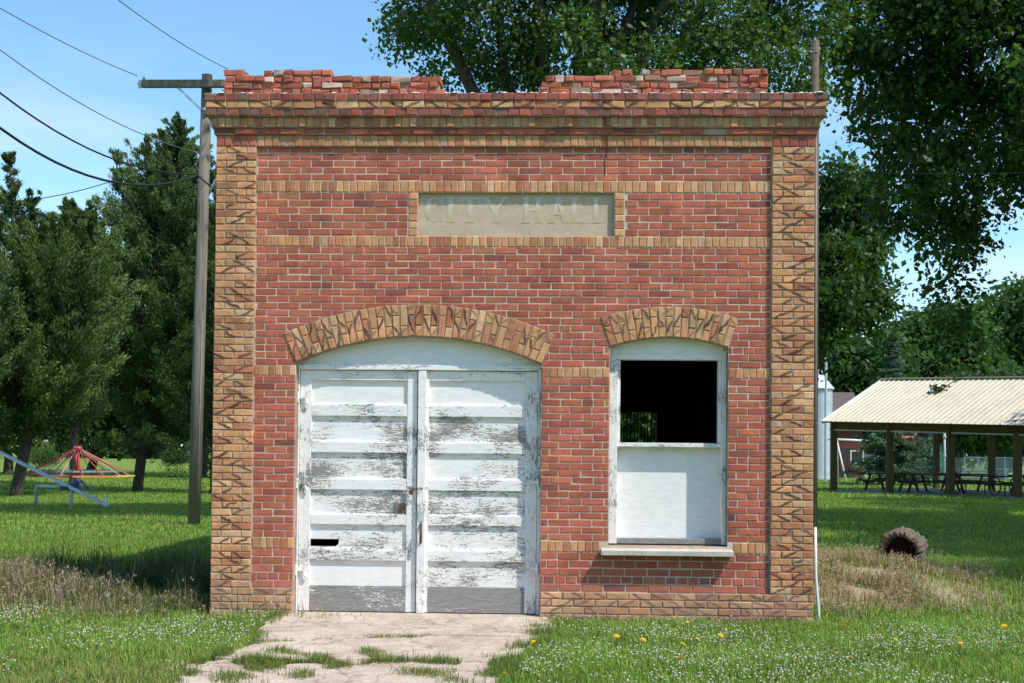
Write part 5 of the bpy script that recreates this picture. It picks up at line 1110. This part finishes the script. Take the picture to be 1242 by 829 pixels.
m = MB(); m.box(q[0]-.1, q[0]+.8, q[1]+1.05, q[1]+1.8, z1-.1, z1); m.build('platform', MAT['green'], sd)
for dx, dy in ((-.05, 1.1), (.75, 1.1), (-.05, 1.75), (.75, 1.75)): m = MB(); m.tube([(q[0]+dx, q[1]+dy, -.1), (q[0]+dx, q[1]+dy, z1)], .05, 8); m.build('leg', MAT['green'], sd)
q = P(1145.5, 560, 64); pp = thing('steel_pole', 'thin grey pole standing beside the green slide', 'pole', H0(q)); m = MB(); m.tube([(q[0], q[1], -.1), (q[0], q[1], P(1145, 515, 64)[2])], .06, 8); m.build('shaft', MAT['greypaint'], pp, smooth=True)
for zz_ in (.5, .8): m = MB(); m.tube([(q[0], q[1], P(1145, 515, 64)[2]*zz_-.06), (q[0], q[1], P(1145, 515, 64)[2]*zz_+.06)], .1, 8); m.build('collar', MAT['greypaint'], pp)
# chain-link fence with gate
D = 82; a, b = P(1170, 560, D), P(1300, 560, D); fo = thing('chain_link_fence', 'grey chain-link fence under the trees beyond the shelter', 'fence', H0(a)); zt = 1.55
nf = 9
for i in range(nf): q = a+(b-a)*i/(nf-1); m = MB(); m.tube([(q[0], q[1], -.1), (q[0], q[1], zt)], .045, 6); m.build('post', MAT['greypaint'], fo)
m = MB(); m.tube([(a[0], a[1], zt-.05), (b[0], b[1], zt-.05)], .035, 6); m.tube([(a[0], a[1], .75), (b[0], b[1], .75)], .025, 6); m.build('rail', MAT['greypaint'], fo)
m = MB(); nl = 120
for i in range(nl):
    q = a+(b-a)*i/nl
    for s_ in (-1, 1): e = q+(b-a)/np.linalg.norm(b-a)*s_*1.5; m.beam((q[0], q[1]-.01*s_, .05), (e[0], e[1]-.01*s_, zt-.05), .008, .008)
m.build('mesh', MAT['greypaint'], fo)
# hollow log
q = G(1090, 701, .1); lg = thing('hollow_log', 'weathered hollow log lying end-on in dry grass right of the hall', 'log', q); ax_ = Vector((.40, .91, .03)).normalized(); e1_ = Vector((ax_.y, -ax_.x, 0)).normalized(); e2_ = ax_.cross(e1_)*-1; RL = .265; cL = Vector((q[0], q[1], float(hz(q[0], q[1]))+RL-.09)); vs = []; fs = []; nn2 = 72
if e2_.z < 0: e2_ = -e2_
def lp(r, t, l): return cL+(e1_*math.cos(t)+e2_*math.sin(t))*r+ax_*l
prof = ((.15, .45), (.185, .10), (.205, .015), (.225, 0), (.245, .004), (RL, .03), (RL+.005, .12), (RL+.003, .22), (RL+.006, .33), (RL, .55))
gro = [random.random()**2 for _ in range(24)]
for (r, l) in prof:
    for k in range(nn2):
        t = 2*math.pi*k/nn2; big_ = 1+.10*noise.noise(Vector((math.cos(t)*1.3, math.sin(t)*1.3, 2)))+.04*noise.noise(Vector((math.cos(t)*5, math.sin(t)*5, 6))); g0 = gro[k//3] if k % 3 == 0 else 0.0
        if r in (.225, .245): rr_, ll = r*big_, l+g0*.06+random.uniform(0, .008)
        elif r >= RL: rr_, ll = r*big_-g0*.03+  .02*noise.noise(Vector((math.cos(t)*9, math.sin(t)*9, l*3)))+random.uniform(-.006, .006), l+random.uniform(-.01, .015)
        else: rr_, ll = r*big_+random.uniform(-.018, .008), l+random.uniform(0, .02)
        vs.append(lp(rr_, t, ll))
for i in range(len(prof)-1):
    for k in range(nn2): fs.append((i*nn2+k, i*nn2+(k+1) % nn2, (i+1)*nn2+(k+1) % nn2, (i+1)*nn2+k))
fs.append(tuple(range(nn2)))
m = MB(); m.add(vs, fs); m.build('log_shell', MAT['greybark'], lg)
m = MB(); vs = [lp(0, 0, .17)]; fs = []
for j in range(1, 8):
    for k in range(40): t = 2*math.pi*k/40; vs.append(lp(.0315*j, t, .16+.08*noise.noise(Vector((math.cos(t)*j*.7, math.sin(t)*j*.7, 3)))+random.uniform(0, .03)))
for k in range(40): fs.append((0, 1+k, 1+(k+1) % 40))
for j in range(6):
    for k in range(40): fs.append((1+j*40+k, 1+j*40+40+k, 1+j*40+40+(k+1) % 40, 1+j*40+(k+1) % 40))
m.add(vs, fs); m.build('rotten_core', vary('rotten_wood', (.012, .008, .006), (.085, .055, .035), 14, 1, .8), lg)
